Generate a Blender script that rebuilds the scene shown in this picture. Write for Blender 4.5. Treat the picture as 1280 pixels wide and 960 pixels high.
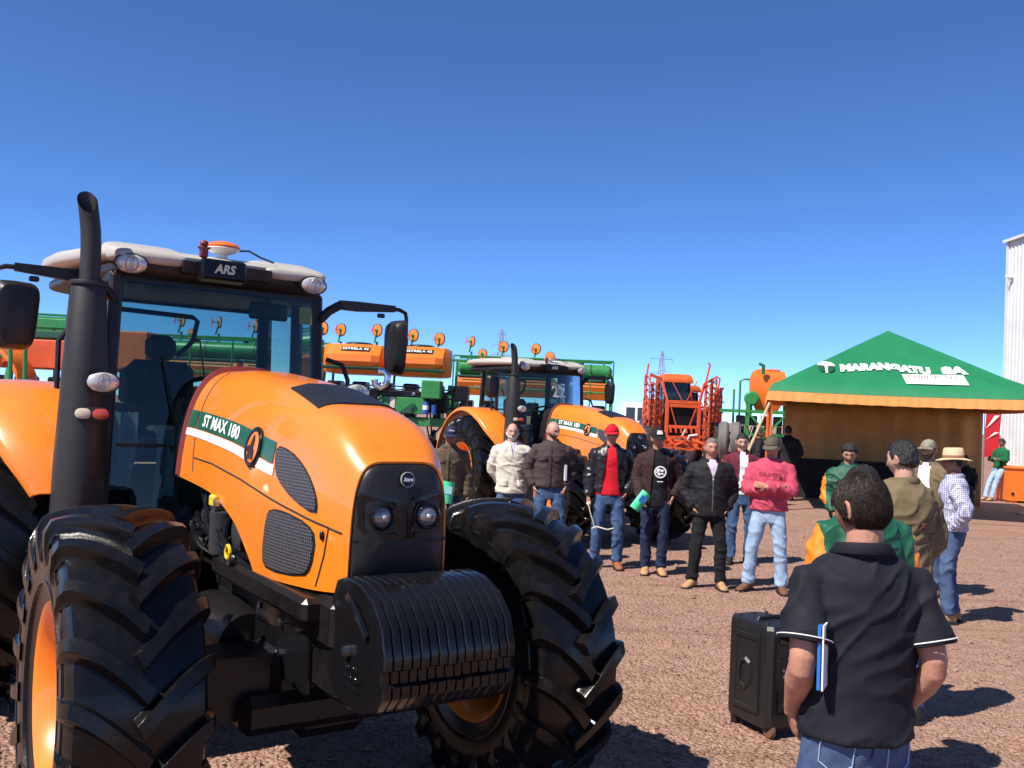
import bpy, bmesh, math, random
import numpy as np
from mathutils import Vector, Matrix, noise
R = math.radians
for o in list(bpy.data.objects):
    bpy.data.objects.remove(o)
SC = bpy.context.scene
COL = SC.collection
random.seed(7)

# ------------------------------------------------------------------ camera, sky, sun, exposure
cd = bpy.data.cameras.new("camera")
cam = bpy.data.objects.new("camera", cd)
COL.objects.link(cam)
cd.sensor_width = 36.0
cd.lens = 1150 / 1280 * 36.0
cd.clip_start = 0.05
cd.clip_end = 6000
PITCH, ROLL = math.atan((515.4 - 480) / 1150), R(2.6)
fw = Vector((0, math.cos(PITCH), math.sin(PITCH)))
rt = Vector((1, 0, 0))
up = rt.cross(fw)
rt2 = math.cos(ROLL) * rt + math.sin(ROLL) * up
up2 = -math.sin(ROLL) * rt + math.cos(ROLL) * up
cam.matrix_world = Matrix(((rt2.x, up2.x, -fw.x, 0), (rt2.y, up2.y, -fw.y, 0), (rt2.z, up2.z, -fw.z, 1.887), (0, 0, 0, 1)))
SC.camera = cam

SUN_EL = R(52)
SUN_DIR = Vector((-0.79 * math.cos(SUN_EL), -0.613 * math.cos(SUN_EL), math.sin(SUN_EL))).normalized()   # towards the sun
w = bpy.data.worlds.new("World")
SC.world = w
w.use_nodes = True
nt = w.node_tree
bg = nt.nodes["Background"]
sky = nt.nodes.new("ShaderNodeTexSky")
sky.sky_type = 'NISHITA'
sky.sun_disc = False
sky.sun_elevation = SUN_EL
sky.sun_rotation = math.atan2(SUN_DIR.x, SUN_DIR.y)
sky.altitude = 2000
sky.air_density = 0.5
sky.dust_density = 0.0
sky.ozone_density = 10.0
hsv = nt.nodes.new('ShaderNodeHueSaturation')
hsv.inputs['Saturation'].default_value = 1.03
nt.links.new(sky.outputs[0], hsv.inputs['Color'])
nt.links.new(hsv.outputs[0], bg.inputs[0])
bg.inputs[1].default_value = 0.15
sd = bpy.data.lights.new("sun", 'SUN')
sd.energy = 4.7
sd.angle = R(0.5)
sd.color = (1.0, 0.95, 0.87)
sun = bpy.data.objects.new("sun", sd)
COL.objects.link(sun)
sun.location = (-20, -12, 30)
sun.rotation_euler = SUN_DIR.to_track_quat('Z', 'Y').to_euler()
SC.view_settings.view_transform = 'Standard'
SC.view_settings.look = 'None'
SC.view_settings.exposure = 0.70
SC.view_settings.gamma = 1.0
SC.view_settings.use_curve_mapping = False
SC.render.engine = 'CYCLES'
SC.cycles.max_bounces = 8
SC.cycles.transparent_max_bounces = 24

# ------------------------------------------------------------------ materials
MATS = {}
def mat(name, base, rough=0.5, metal=0.0, var=0.0, vscale=6.0, bump=0.0, bscale=60.0, coat=0.0, dust=0.0, emit=None, rvar=0.0, col2=None, spec=0.5):
    if name in MATS:
        return MATS[name]
    m = bpy.data.materials.new(name)
    m.use_nodes = True
    n = m.node_tree.nodes
    l = m.node_tree.links
    b = n["Principled BSDF"]
    b.inputs["Base Color"].default_value = (*base, 1)
    b.inputs["Roughness"].default_value = rough
    b.inputs["Metallic"].default_value = metal
    b.inputs["Specular IOR Level"].default_value = spec
    if coat:
        b.inputs["Coat Weight"].default_value = coat
        b.inputs["Coat Roughness"].default_value = 0.03
    tc = n.new("ShaderNodeTexCoord")
    if var or col2 or dust:
        nz = n.new("ShaderNodeTexNoise")
        nz.inputs["Scale"].default_value = vscale
        nz.inputs["Detail"].default_value = 6
        nz.inputs["Roughness"].default_value = 0.65
        l.new(tc.outputs["Object"], nz.inputs["Vector"])
        mx = n.new("ShaderNodeMix")
        mx.data_type = 'RGBA'
        c2 = col2 if col2 else tuple(max(0, c * (1 - var)) for c in base)
        c1 = base if col2 else tuple(min(1, c * (1 + var)) for c in base)
        mx.inputs["A"].default_value = (*c1, 1)
        mx.inputs["B"].default_value = (*c2, 1)
        rp = n.new("ShaderNodeMapRange")
        rp.inputs["From Min"].default_value = 0.3
        rp.inputs["From Max"].default_value = 0.7
        l.new(nz.outputs["Fac"], rp.inputs["Value"])
        l.new(rp.outputs["Result"], mx.inputs["Factor"])
        out = mx.outputs["Result"]
        if dust:
            n2 = n.new("ShaderNodeTexNoise")
            n2.inputs["Scale"].default_value = vscale * 2.7
            n2.inputs["Detail"].default_value = 8
            l.new(tc.outputs["Object"], n2.inputs["Vector"])
            r2 = n.new("ShaderNodeMapRange")
            r2.inputs["From Min"].default_value = 0.42
            r2.inputs["From Max"].default_value = 0.75
            r2.inputs["To Max"].default_value = dust
            l.new(n2.outputs["Fac"], r2.inputs["Value"])
            m2 = n.new("ShaderNodeMix")
            m2.data_type = 'RGBA'
            m2.inputs["B"].default_value = (0.32, 0.19, 0.13, 1)
            l.new(out, m2.inputs["A"])
            l.new(r2.outputs["Result"], m2.inputs["Factor"])
            out = m2.outputs["Result"]
        l.new(out, b.inputs["Base Color"])
        if rvar:
            r3 = n.new("ShaderNodeMapRange")
            r3.inputs["To Min"].default_value = max(0.02, rough - rvar)
            r3.inputs["To Max"].default_value = min(1, rough + rvar)
            l.new(nz.outputs["Fac"], r3.inputs["Value"])
            l.new(r3.outputs["Result"], b.inputs["Roughness"])
    if bump:
        nb = n.new("ShaderNodeTexNoise")
        nb.inputs["Scale"].default_value = bscale
        nb.inputs["Detail"].default_value = 5
        l.new(tc.outputs["Object"], nb.inputs["Vector"])
        bp = n.new("ShaderNodeBump")
        bp.inputs["Strength"].default_value = bump
        bp.inputs["Distance"].default_value = 0.02
        l.new(nb.outputs["Fac"], bp.inputs["Height"])
        l.new(bp.outputs["Normal"], b.inputs["Normal"])
    if emit:
        b.inputs["Emission Color"].default_value = (*emit[:3], 1)
        b.inputs["Emission Strength"].default_value = emit[3]
    MATS[name] = m
    return m

def glass_mat(name, tint, refl=1.0, rough=0.0):
    m = bpy.data.materials.new(name)
    m.use_nodes = True
    n = m.node_tree.nodes
    l = m.node_tree.links
    n.remove(n["Principled BSDF"])
    tr = n.new("ShaderNodeBsdfTransparent")
    tr.inputs[0].default_value = (*tint, 1)
    gl = n.new("ShaderNodeBsdfGlossy")
    gl.inputs["Roughness"].default_value = rough
    fr = n.new("ShaderNodeFresnel")
    fr.inputs[0].default_value = 1.5
    mu = n.new("ShaderNodeMath")
    mu.operation = 'MULTIPLY'
    mu.inputs[1].default_value = refl
    mx = n.new("ShaderNodeMixShader")
    l.new(fr.outputs[0], mu.inputs[0])
    l.new(mu.outputs[0], mx.inputs[0])
    l.new(tr.outputs[0], mx.inputs[1])
    l.new(gl.outputs[0], mx.inputs[2])
    l.new(mx.outputs[0], n["Material Output"].inputs[0])
    MATS[name] = m
    return m

M = MATS
mat('orange_paint', (0.83, 0.205, 0.010), 0.36, var=0.05, vscale=3, coat=0.6, dust=0.07, rvar=0.08)
mat('orange_worn', (0.72, 0.125, 0.012), 0.5, var=0.18, vscale=5, dust=0.22)
mat('orange_red', (0.66, 0.085, 0.016), 0.5, var=0.2, vscale=4, dust=0.2)
mat('orange_tank', (0.80, 0.17, 0.012), 0.38, var=0.1, vscale=3, dust=0.12)
mat('green_paint', (0.022, 0.21, 0.045), 0.38, var=0.15, vscale=4, dust=0.12)
mat('dark_green', (0.008, 0.075, 0.04), 0.45, var=0.1, dust=0.08)
mat('stripe_green', (0.010, 0.095, 0.05), 0.35, coat=0.3)
mat('stripe_white', (0.80, 0.79, 0.76), 0.35, coat=0.3)
mat('white_print', (0.82, 0.82, 0.80), 0.5)
mat('black_plastic', (0.013, 0.012, 0.013), 0.42, var=0.25, vscale=8, bump=0.05, bscale=400, dust=0.03, spec=0.35)
mat('black_gloss', (0.006, 0.006, 0.007), 0.17, var=0.2, dust=0.008, rvar=0.06, spec=0.4)
mat('black_metal', (0.008, 0.0075, 0.008), 0.33, var=0.3, vscale=9, bump=0.04, bscale=200, dust=0.025, rvar=0.1, spec=0.3)
mat('muffler_black', (0.020, 0.018, 0.018), 0.55, var=0.2, vscale=10, bump=0.05, bscale=300)
mat('tyre_rubber', (0.0055, 0.0055, 0.006), 0.21, var=0.3, vscale=7, bump=0.05, bscale=90, dust=0.02, rvar=0.10, spec=0.32)
mat('tyre_dusty', (0.016, 0.015, 0.015), 0.4, var=0.3, vscale=5, bump=0.08, bscale=60, dust=0.35, rvar=0.1)
mat('roof_cream', (0.47, 0.43, 0.36), 0.4, var=0.06, vscale=5, dust=0.12, coat=0.1)
mat('chrome', (0.75, 0.75, 0.77), 0.08, metal=1.0)
mat('steel', (0.40, 0.39, 0.38), 0.35, metal=1.0, var=0.2)
mat('lamp_reflector', (0.66, 0.63, 0.58), 0.25, metal=0.4)
mat('lamp_dark', (0.10, 0.10, 0.105), 0.12, metal=0.6)
mat('lamp_glass', (.22, .22, .225), .10, metal=.5)
mat('lamp_grey', (.33, .32, .30), .35)
mat('red_lens', (0.45, 0.05, 0.02), 0.15, coat=0.5)
mat('amber_white', (0.55, 0.48, 0.36), 0.2, coat=0.5)
mat('yellow_plastic', (0.70, 0.48, 0.02), 0.4)
mat('blue_plastic', (0.02, 0.07, 0.30), 0.4)
mat('clear_plastic', (0.62, 0.66, 0.66), 0.12, var=0.1, bump=0.6, bscale=14)
mat('cab_dark', (0.020, 0.019, 0.020), 0.7, var=0.2)
mat('red_dark', (0.20, 0.03, 0.02), 0.5)
mat('grey_cast', (0.022, 0.021, 0.021), 0.55, var=0.25)
glass_mat('cab_glass', (0.47, 0.63, 0.60), 0.9)
glass_mat('clear_glass', (0.93, 0.95, 0.95), 1.0)

def mesh_pattern_mat(name, base, scale, hole=(0.005, 0.005, 0.005), rough=0.5):
    """perforated sheet: a grid of small dark holes"""
    m = mat(name, base, rough)
    n = m.node_tree.nodes
    l = m.node_tree.links
    tc = n["Texture Coordinate"]
    vo = n.new("ShaderNodeTexVoronoi")
    vo.inputs["Scale"].default_value = scale
    vo.inputs["Randomness"].default_value = 0.15
    vm = n.new('ShaderNodeVectorMath')
    vm.operation = 'MULTIPLY'
    vm.inputs[1].default_value = (1, 0, 1)
    l.new(tc.outputs["Object"], vm.inputs[0])
    l.new(vm.outputs[0], vo.inputs["Vector"])
    vo.voronoi_dimensions = '3D'
    rp = n.new("ShaderNodeMapRange")
    rp.inputs["From Min"].default_value = 0.30
    rp.inputs["From Max"].default_value = 0.42
    l.new(vo.outputs["Distance"], rp.inputs["Value"])
    mx = n.new("ShaderNodeMix")
    mx.data_type = 'RGBA'
    mx.inputs["A"].default_value = (*hole, 1)
    mx.inputs["B"].default_value = (*base, 1)
    l.new(rp.outputs["Result"], mx.inputs["Factor"])
    l.new(mx.outputs["Result"], n["Principled BSDF"].inputs["Base Color"])
    return m
mesh_pattern_mat('grille_mesh', (0.085, 0.078, 0.085), 75)

# ------------------------------------------------------------------ mesh helpers
def T(x=0, y=0, z=0):
    return Matrix.Translation((x, y, z))
def RX(a): return Matrix.Rotation(a, 4, 'X')
def RY(a): return Matrix.Rotation(a, 4, 'Y')
def RZ(a): return Matrix.Rotation(a, 4, 'Z')
def SCL(x, y, z):
    return Matrix.Diagonal((x, y, z, 1))

class MB:
    def __init__(s):
        s.v, s.f = [], []
    def add(s, vs, fs, mtx=None):
        o = len(s.v)
        if mtx is not None:
            vs = [mtx @ Vector(p) for p in vs]
        s.v += [tuple(p) for p in vs]
        s.f += [tuple(i + o for i in f) for f in fs]
        return s
    def box(s, sx, sy, sz, mtx=None, bev=0.0):
        if mtx is not None and not isinstance(mtx, Matrix):
            mtx = T(*mtx)
        hx, hy, hz = sx / 2, sy / 2, sz / 2
        bev = min(bev, 0.45 * min(sx, sy, sz))
        if bev <= 0:
            vs = [(a * hx, b * hy, c * hz) for a in (-1, 1) for b in (-1, 1) for c in (-1, 1)]
            fs = [(0, 1, 3, 2), (4, 6, 7, 5), (0, 4, 5, 1), (2, 3, 7, 6), (0, 2, 6, 4), (1, 5, 7, 3)]
            return s.add(vs, fs, mtx)
        vs, ix = [], {}
        for a in (-1, 1):
            for b in (-1, 1):
                for c in (-1, 1):
                    for k in range(3):
                        p = [a * (hx - bev), b * (hy - bev), c * (hz - bev)]
                        p[k] = (a * hx, b * hy, c * hz)[k]
                        ix[(a, b, c, k)] = len(vs)
                        vs.append(p)
        fs = []
        q = [(-1, -1), (1, -1), (1, 1), (-1, 1)]
        for sg in (-1, 1):
            fs.append([ix[(sg, a, b, 0)] for a, b in q])
            fs.append([ix[(a, sg, b, 1)] for a, b in q])
            fs.append([ix[(a, b, sg, 2)] for a, b in q])
        for a in (-1, 1):
            for b in (-1, 1):
                fs.append([ix[(a, b, -1, 0)], ix[(a, b, 1, 0)], ix[(a, b, 1, 1)], ix[(a, b, -1, 1)]])
                fs.append([ix[(a, -1, b, 0)], ix[(a, 1, b, 0)], ix[(a, 1, b, 2)], ix[(a, -1, b, 2)]])
                fs.append([ix[(-1, a, b, 1)], ix[(1, a, b, 1)], ix[(1, a, b, 2)], ix[(-1, a, b, 2)]])
                for c in (-1, 1):
                    fs.append([ix[(a, b, c, 0)], ix[(a, b, c, 1)], ix[(a, b, c, 2)]])
        return s.add(vs, fs, mtx)
    def bar(s, p, q, wd, ht=None, bev=0.0, upv=(0, 0, 1)):
        p, q = Vector(p), Vector(q)
        d = q - p
        z = d.normalized()
        u = Vector(upv)
        if abs(z.dot(u)) > 0.98:
            u = Vector((1, 0, 0))
        x = u.cross(z).normalized()
        y = z.cross(x)
        m = Matrix(((x.x, y.x, z.x, 0), (x.y, y.y, z.y, 0), (x.z, y.z, z.z, 0), (0, 0, 0, 1)))
        return s.box(wd, ht or wd, d.length, T(*((p + q) / 2)) @ m, bev)
    def loft(s, rings, close=True, cap=True, loop=False, mtx=None):
        n = len(rings[0])
        vs = [p for r in rings for p in r]
        fs = []
        m = len(rings)
        for i in range(m if loop else m - 1):
            a, b = i * n, ((i + 1) % m) * n
            for j in range(n if close else n - 1):
                k = (j + 1) % n
                fs.append((a + j, a + k, b + k, b + j))
        if cap and not loop:
            fs.append(tuple(range(n - 1, -1, -1)))
            fs.append(tuple((m - 1) * n + j for j in range(n)))
        return s.add(vs, fs, mtx)
    def tube(s, path, rad, n=8, cap=True, mtx=None, hint=None):
        path = [Vector(p) for p in path]
        m = len(path)
        if not isinstance(rad, (list, tuple)):
            rad = [rad] * m
        rings = []
        prev = None
        for i, p in enumerate(path):
            t = (path[min(i + 1, m - 1)] - path[max(i - 1, 0)])
            t = t.normalized() if t.length > 1e-9 else Vector((0, 0, 1))
            if prev is None:
                h = Vector(hint) if hint else (Vector((0, 0, 1)) if abs(t.z) < 0.9 else Vector((0, 1, 0)))
                x = (h - t * h.dot(t)).normalized()
            else:
                x = (prev - t * prev.dot(t))
                x = x.normalized() if x.length > 1e-6 else prev
            prev = x
            y = t.cross(x)
            r = rad[i]
            rx, ry = r if isinstance(r, (list, tuple)) else (r, r)
            rings.append([p + x * (rx * math.cos(2 * math.pi * k / n)) + y * (ry * math.sin(2 * math.pi * k / n)) for k in range(n)])
        return s.loft(rings, True, cap, mtx=mtx)
    def lathe(s, prof, n=24, mtx=None, loop=False):
        rings = [[(r * math.cos(2 * math.pi * k / n), r * math.sin(2 * math.pi * k / n), z) for k in range(n)] for r, z in prof]
        return s.loft(rings, True, not loop, loop, mtx=mtx)
    def ball(s, rx, ry, rz, mtx=None, n=14, m=9):
        rings = []
        for i in range(1, m):
            a = math.pi * i / m
            rings.append([(rx * math.sin(a) * math.cos(2 * math.pi * k / n), ry * math.sin(a) * math.sin(2 * math.pi * k / n), -rz * math.cos(a)) for k in range(n)])
        return s.loft(rings, True, True, mtx=mtx)
    def prism(s, poly, d0, d1, mtx=None):
        """polygon in XY extruded along Z from d0 to d1"""
        return s.loft([[(x, y, d0) for x, y in poly], [(x, y, d1) for x, y in poly]], True, True, mtx=mtx)
    def build(s, name, material, parent=None, smooth=35, mtx=None):
        me = bpy.data.meshes.new(name)
        me.from_pydata(s.v, [], s.f)
        bm = bmesh.new()
        bm.from_mesh(me)
        bmesh.ops.recalc_face_normals(bm, faces=bm.faces)
        bm.to_mesh(me)
        bm.free()
        return link_mesh(name, me, material, parent, smooth, mtx)

def link_mesh(name, me, material, parent=None, smooth=35, mtx=None):
    me.name = name
    if smooth:
        me.shade_smooth()
        if smooth < 180:
            me.set_sharp_from_angle(angle=R(smooth))
    ms = material if isinstance(material, (list, tuple)) else [material]
    if not me.materials:
        for x in ms:
            me.materials.append(M[x] if isinstance(x, str) else x)
    o = bpy.data.objects.new(name, me)
    COL.objects.link(o)
    if parent is not None:
        o.parent = parent
    if mtx is not None:
        o.matrix_local = mtx
    return o

def tag(o, label=None, cat=None, group=None, kind=None):
    if label: o["label"] = label
    if cat: o["category"] = cat
    if group: o["group"] = group
    if kind: o["kind"] = kind
    return o
def empty(name, loc=(0, 0, 0), rz=0.0, label=None, cat=None, group=None):
    o = bpy.data.objects.new(name, None)
    o.empty_display_size = 0.2
    COL.objects.link(o)
    o.location = loc
    o.rotation_euler = (0, 0, rz)
    return tag(o, label, cat, group)
def part_copy(o, parent):
    c = o.copy()
    COL.objects.link(c)
    c.parent = parent
    return c
def copy_tree(o, parent=None):
    c = o.copy()
    COL.objects.link(c)
    c.parent = parent
    for ch in list(o.children):
        copy_tree(ch, c)
    return c

def text_mesh(txt, size=1.0, extrude=0.0, shear=0.0, bold=0.0, sx=1.0):
    """lettering as (verts, faces) in the XY plane, centred"""
    cu = bpy.data.curves.new("lettering", 'FONT')
    cu.body = txt
    cu.size = size
    cu.extrude = extrude
    cu.shear = shear
    cu.offset = bold
    cu.align_x = 'CENTER'
    cu.align_y = 'CENTER'
    cu.resolution_u = 3
    ob = bpy.data.objects.new("lettering", cu)
    COL.objects.link(ob)
    dg = bpy.context.evaluated_depsgraph_get()
    me = ob.evaluated_get(dg).to_mesh()
    vs = [(v.co.x * sx, v.co.y, v.co.z) for v in me.vertices]
    fs = [tuple(p.vertices) for p in me.polygons]
    ob.evaluated_get(dg).to_mesh_clear()
    bpy.data.objects.remove(ob)
    bpy.data.curves.remove(cu)
    return vs, fs

def interp(x, xs, ys):
    """smooth monotone interpolation through the points"""
    if x <= xs[0]: return ys[0]
    if x >= xs[-1]: return ys[-1]
    i = max(k for k in range(len(xs)) if xs[k] <= x)
    i = min(i, len(xs) - 2)
    h = xs[i + 1] - xs[i]
    t = (x - xs[i]) / h
    def sl(k):
        if k <= 0 or k >= len(xs) - 1:
            k2 = 0 if k <= 0 else len(xs) - 2
            return (ys[k2 + 1] - ys[k2]) / (xs[k2 + 1] - xs[k2])
        a = (ys[k] - ys[k - 1]) / (xs[k] - xs[k - 1])
        b = (ys[k + 1] - ys[k]) / (xs[k + 1] - xs[k])
        return 0 if a * b <= 0 else 2 * a * b / (a + b)
    m0, m1 = sl(i) * h, sl(i + 1) * h
    return (2*t**3 - 3*t*t + 1) * ys[i] + (t**3 - 2*t*t + t) * m0 + (-2*t**3 + 3*t*t) * ys[i + 1] + (t**3 - t*t) * m1
# ------------------------------------------------------------------ ground
def gravel_mat():
    m = bpy.data.materials.new('red_gravel')
    m.use_nodes = True
    n = m.node_tree.nodes
    l = m.node_tree.links
    b = n["Principled BSDF"]
    b.inputs["Roughness"].default_value = 0.9
    b.inputs["Specular IOR Level"].default_value = 0.2
    tc = n.new("ShaderNodeTexCoord")
    def noise_n(sc, det=6, rough=0.6):
        x = n.new("ShaderNodeTexNoise")
        x.inputs["Scale"].default_value = sc
        x.inputs["Detail"].default_value = det
        x.inputs["Roughness"].default_value = rough
        l.new(tc.outputs["Object"], x.inputs["Vector"])
        return x
    def rng(src, a, b_, c=0.0, d=1.0):
        x = n.new("ShaderNodeMapRange")
        x.inputs["From Min"].default_value = a
        x.inputs["From Max"].default_value = b_
        x.inputs["To Min"].default_value = c
        x.inputs["To Max"].default_value = d
        l.new(src, x.inputs["Value"])
        return x.outputs["Result"]
    def mixc(f, a, b_):
        x = n.new("ShaderNodeMix")
        x.data_type = 'RGBA'
        for nm, c in (("A", a), ("B", b_)):
            if isinstance(c, tuple): x.inputs[nm].default_value = (*c, 1)
            else: l.new(c, x.inputs[nm])
        if isinstance(f, float): x.inputs["Factor"].default_value = f
        else: l.new(f, x.inputs["Factor"])
        return x.outputs["Result"]
    vo = n.new("ShaderNodeTexVoronoi")
    vo.inputs["Scale"].default_value = 38
    l.new(tc.outputs["Object"], vo.inputs["Vector"])
    sep = n.new("ShaderNodeSeparateColor")
    l.new(vo.outputs["Color"], sep.inputs[0])
    stone = mixc(rng(sep.outputs[0], 0.0, 1.0), (0.215, 0.110, 0.074), (0.43, 0.265, 0.195))
    big = noise_n(0.35, 5)
    mid = noise_n(3.0, 6)
    c1 = mixc(rng(big.outputs["Fac"], 0.35, 0.7), stone, (0.34, 0.195, 0.138))
    c2 = mixc(rng(mid.outputs["Fac"], 0.5, 0.72, 0, 0.55), c1, (0.22, 0.112, 0.076))
    mp = n.new('ShaderNodeMapping')
    mp.inputs['Scale'].default_value = (.22, 2.2, 1)
    mp.inputs['Rotation'].default_value = (0, 0, .25)
    l.new(tc.outputs['Object'], mp.inputs['Vector'])
    tk = noise_n(1.0, 5)
    l.new(mp.outputs[0], tk.inputs['Vector'])
    c2 = mixc(rng(tk.outputs['Fac'], 0.56, 0.70, 0, 0.55), c2, (0.17, 0.085, 0.056))
    c2 = mixc(rng(tk.outputs['Fac'], 0.42, 0.30, 0, 0.4), c2, (0.42, 0.27, 0.20))
    l.new(c2, b.inputs["Base Color"])
    fine = noise_n(55, 4)
    bp = n.new("ShaderNodeBump")
    bp.inputs["Strength"].default_value = 0.9
    bp.inputs["Distance"].default_value = 0.02
    l.new(rng(vo.outputs["Distance"], 0.0, 0.7, 1.0, 0.0), bp.inputs["Height"])
    b2 = n.new("ShaderNodeBump")
    b2.inputs["Strength"].default_value = 0.4
    b2.inputs["Distance"].default_value = 0.015
    l.new(fine.outputs["Fac"], b2.inputs["Height"])
    l.new(bp.outputs["Normal"], b2.inputs["Normal"])
    l.new(b2.outputs["Normal"], b.inputs["Normal"])
    M['red_gravel'] = m
gravel_mat()
mat('stone_a', (0.30, 0.175, 0.125), 0.9, var=0.35, vscale=3, spec=0.2)

def build_ground():
    # rings of growing size reach the horizon, finely meshed and slightly uneven near the people
    m = MB()
    xs = [-3000, -800, -200, -60] + [(-30 + i * 0.5) for i in range(121)] + [60, 200, 800, 3000]
    ys = [-3000, -300, -40] + [(-6 + i * 0.5) for i in range(81)] + [50, 80, 200, 800, 3000]
    vs = []
    for y in ys:
        for x in xs:
            z = 0.0
            if -30 < x < 30 and -6 < y < 34:
                z = 0.012 * noise.noise(Vector((x * 0.7, y * 0.7, 0))) + 0.006 * noise.noise(Vector((x * 2.1, y * 2.1, 4)))
            vs.append((x, y, z))
    nx = len(xs)
    fs = [(j * nx + i, j * nx + i + 1, (j + 1) * nx + i + 1, (j + 1) * nx + i) for j in range(len(ys) - 1) for i in range(nx - 1)]
    m.add(vs, fs)
    g = m.build('ground', 'red_gravel', smooth=180)
    tag(g, kind='structure')
    # loose stones lying on the sheet
    rnd = random.Random(3)
    st = MB()
    for k in range(30000):
        y = 3.6 + 16 * rnd.random() ** 1.9
        x = rnd.uniform(-0.62, 0.75) * y
        r = rnd.uniform(0.006, 0.015) * (1 + 0.02 * y)
        q_ = rnd.random()
        if q_ < 0.04: r *= 1.8
        if q_ < 0.006: r *= 1.5
        z = 0.012 * noise.noise(Vector((x * 0.7, y * 0.7, 0))) + 0.006 * noise.noise(Vector((x * 2.1, y * 2.1, 4)))
        a = rnd.uniform(0, 6.28)
        vs = []
        for i in range(4):
            t = a + i * 1.571 + rnd.uniform(-.3, .3)
            rr = r * rnd.uniform(.75, 1.3)
            vs.append((x + rr * math.cos(t), y + rr * math.sin(t), z + rnd.uniform(0, .25) * r))
        vs.append((x + rnd.uniform(-.3, .3) * r, y + rnd.uniform(-.3, .3) * r, z + r * rnd.uniform(.6, 1.1)))
        st.add(vs, [(0, 1, 4), (1, 2, 4), (2, 3, 4), (3, 0, 4)])
    me = bpy.data.meshes.new('gravel_stones')
    me.from_pydata(st.v, [], st.f)
    o = link_mesh('gravel_stones', me, 'red_gravel', smooth=0)
    tag(o, 'loose reddish gravel stones scattered over the yard', 'gravel', kind='stuff')
build_ground()
# ------------------------------------------------------------------ tractor (local frame: +X forward from the front axle, +Y tractor's left, Z up)
HU = [-1.38, -1.0, -.6, -.2, .15, .38, .50, .58, .62]
HWD = [.345, .345, .34, .33, .315, .29, .265, .237, .215]
HZT = [2.05, 2.05, 2.02, 1.975, 1.905, 1.845, 1.785, 1.725, 1.68]
LU = [-1.38, -1.1, -.78, -.41, -.15, -.09, .33, .58, .62]
LZ = [1.45, 1.44, 1.42, 1.33, 1.18, 1.135, 1.15, 1.165, 1.17]
HB = 1.0
def hn(u):
    return interp(u, [-1.38, -.2, .3, .62], [3.2, 3.5, 4.2, 5.6])
def hood_v(u, z):
    wd, zt = interp(u, HU, HWD), interp(u, HU, HZT)
    q = min(max((z - HB) / (zt - HB), 0), 0.9995)
    HN = hn(u)
    return wd * (1 - q ** HN) ** (1 / HN)
def hood_side(u, z, off=0.0, sd=-1):
    e = 0.004
    p = Vector((u, hood_v(u, z), z))
    du = Vector((u + e, hood_v(u + e, z), z)) - Vector((u - e, hood_v(u - e, z), z))
    dz = Vector((u, hood_v(u, z + e), z + e)) - Vector((u, hood_v(u, z - e), z - e))
    n = dz.cross(du)
    n = n.normalized() if n.length > 0 else Vector((0, 1, 0))
    if n.y < 0: n = -n
    p = p + n * off
    return Vector((p.x, sd * p.y, p.z))
def hood_top(u, v, off=0.0):
    wd, zt = interp(u, HU, HWD), interp(u, HU, HZT)
    q = min(abs(v) / wd, 0.999)
    HN = hn(u)
    return Vector((u, v, HB + (zt - HB) * (1 - q ** HN) ** (1 / HN) + off))
def patch(poly, fn, off=0.006, rings=5, dens=6, base=-0.004):
    """raised plate following a surface: poly in surface coordinates, star-shaped"""
    pts = []
    for i in range(len(poly)):
        a, b = poly[i], poly[(i + 1) % len(poly)]
        for k in range(dens):
            t = k / dens
            pts.append((a[0] + (b[0] - a[0]) * t, a[1] + (b[1] - a[1]) * t))
    cx = sum(p[0] for p in pts) / len(pts)
    cy = sum(p[1] for p in pts) / len(pts)
    rr = [[fn(x, y, base) for x, y in pts]]
    for i in range(rings):
        k = 1 - i / rings * 0.97
        if i == 0: k = 0.995
        rr.append([fn(cx + (x - cx) * k, cy + (y - cy) * k, off) for x, y in pts])
    m = MB()
    m.loft(rr, True, True)
    return m
def round_poly(poly, it=2):
    for _ in range(it):
        q = []
        for i in range(len(poly)):
            a, b = poly[i], poly[(i + 1) % len(poly)]
            q.append((a[0] * .75 + b[0] * .25, a[1] * .75 + b[1] * .25))
            q.append((a[0] * .25 + b[0] * .75, a[1] * .25 + b[1] * .75))
        poly = q
    return poly

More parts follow.
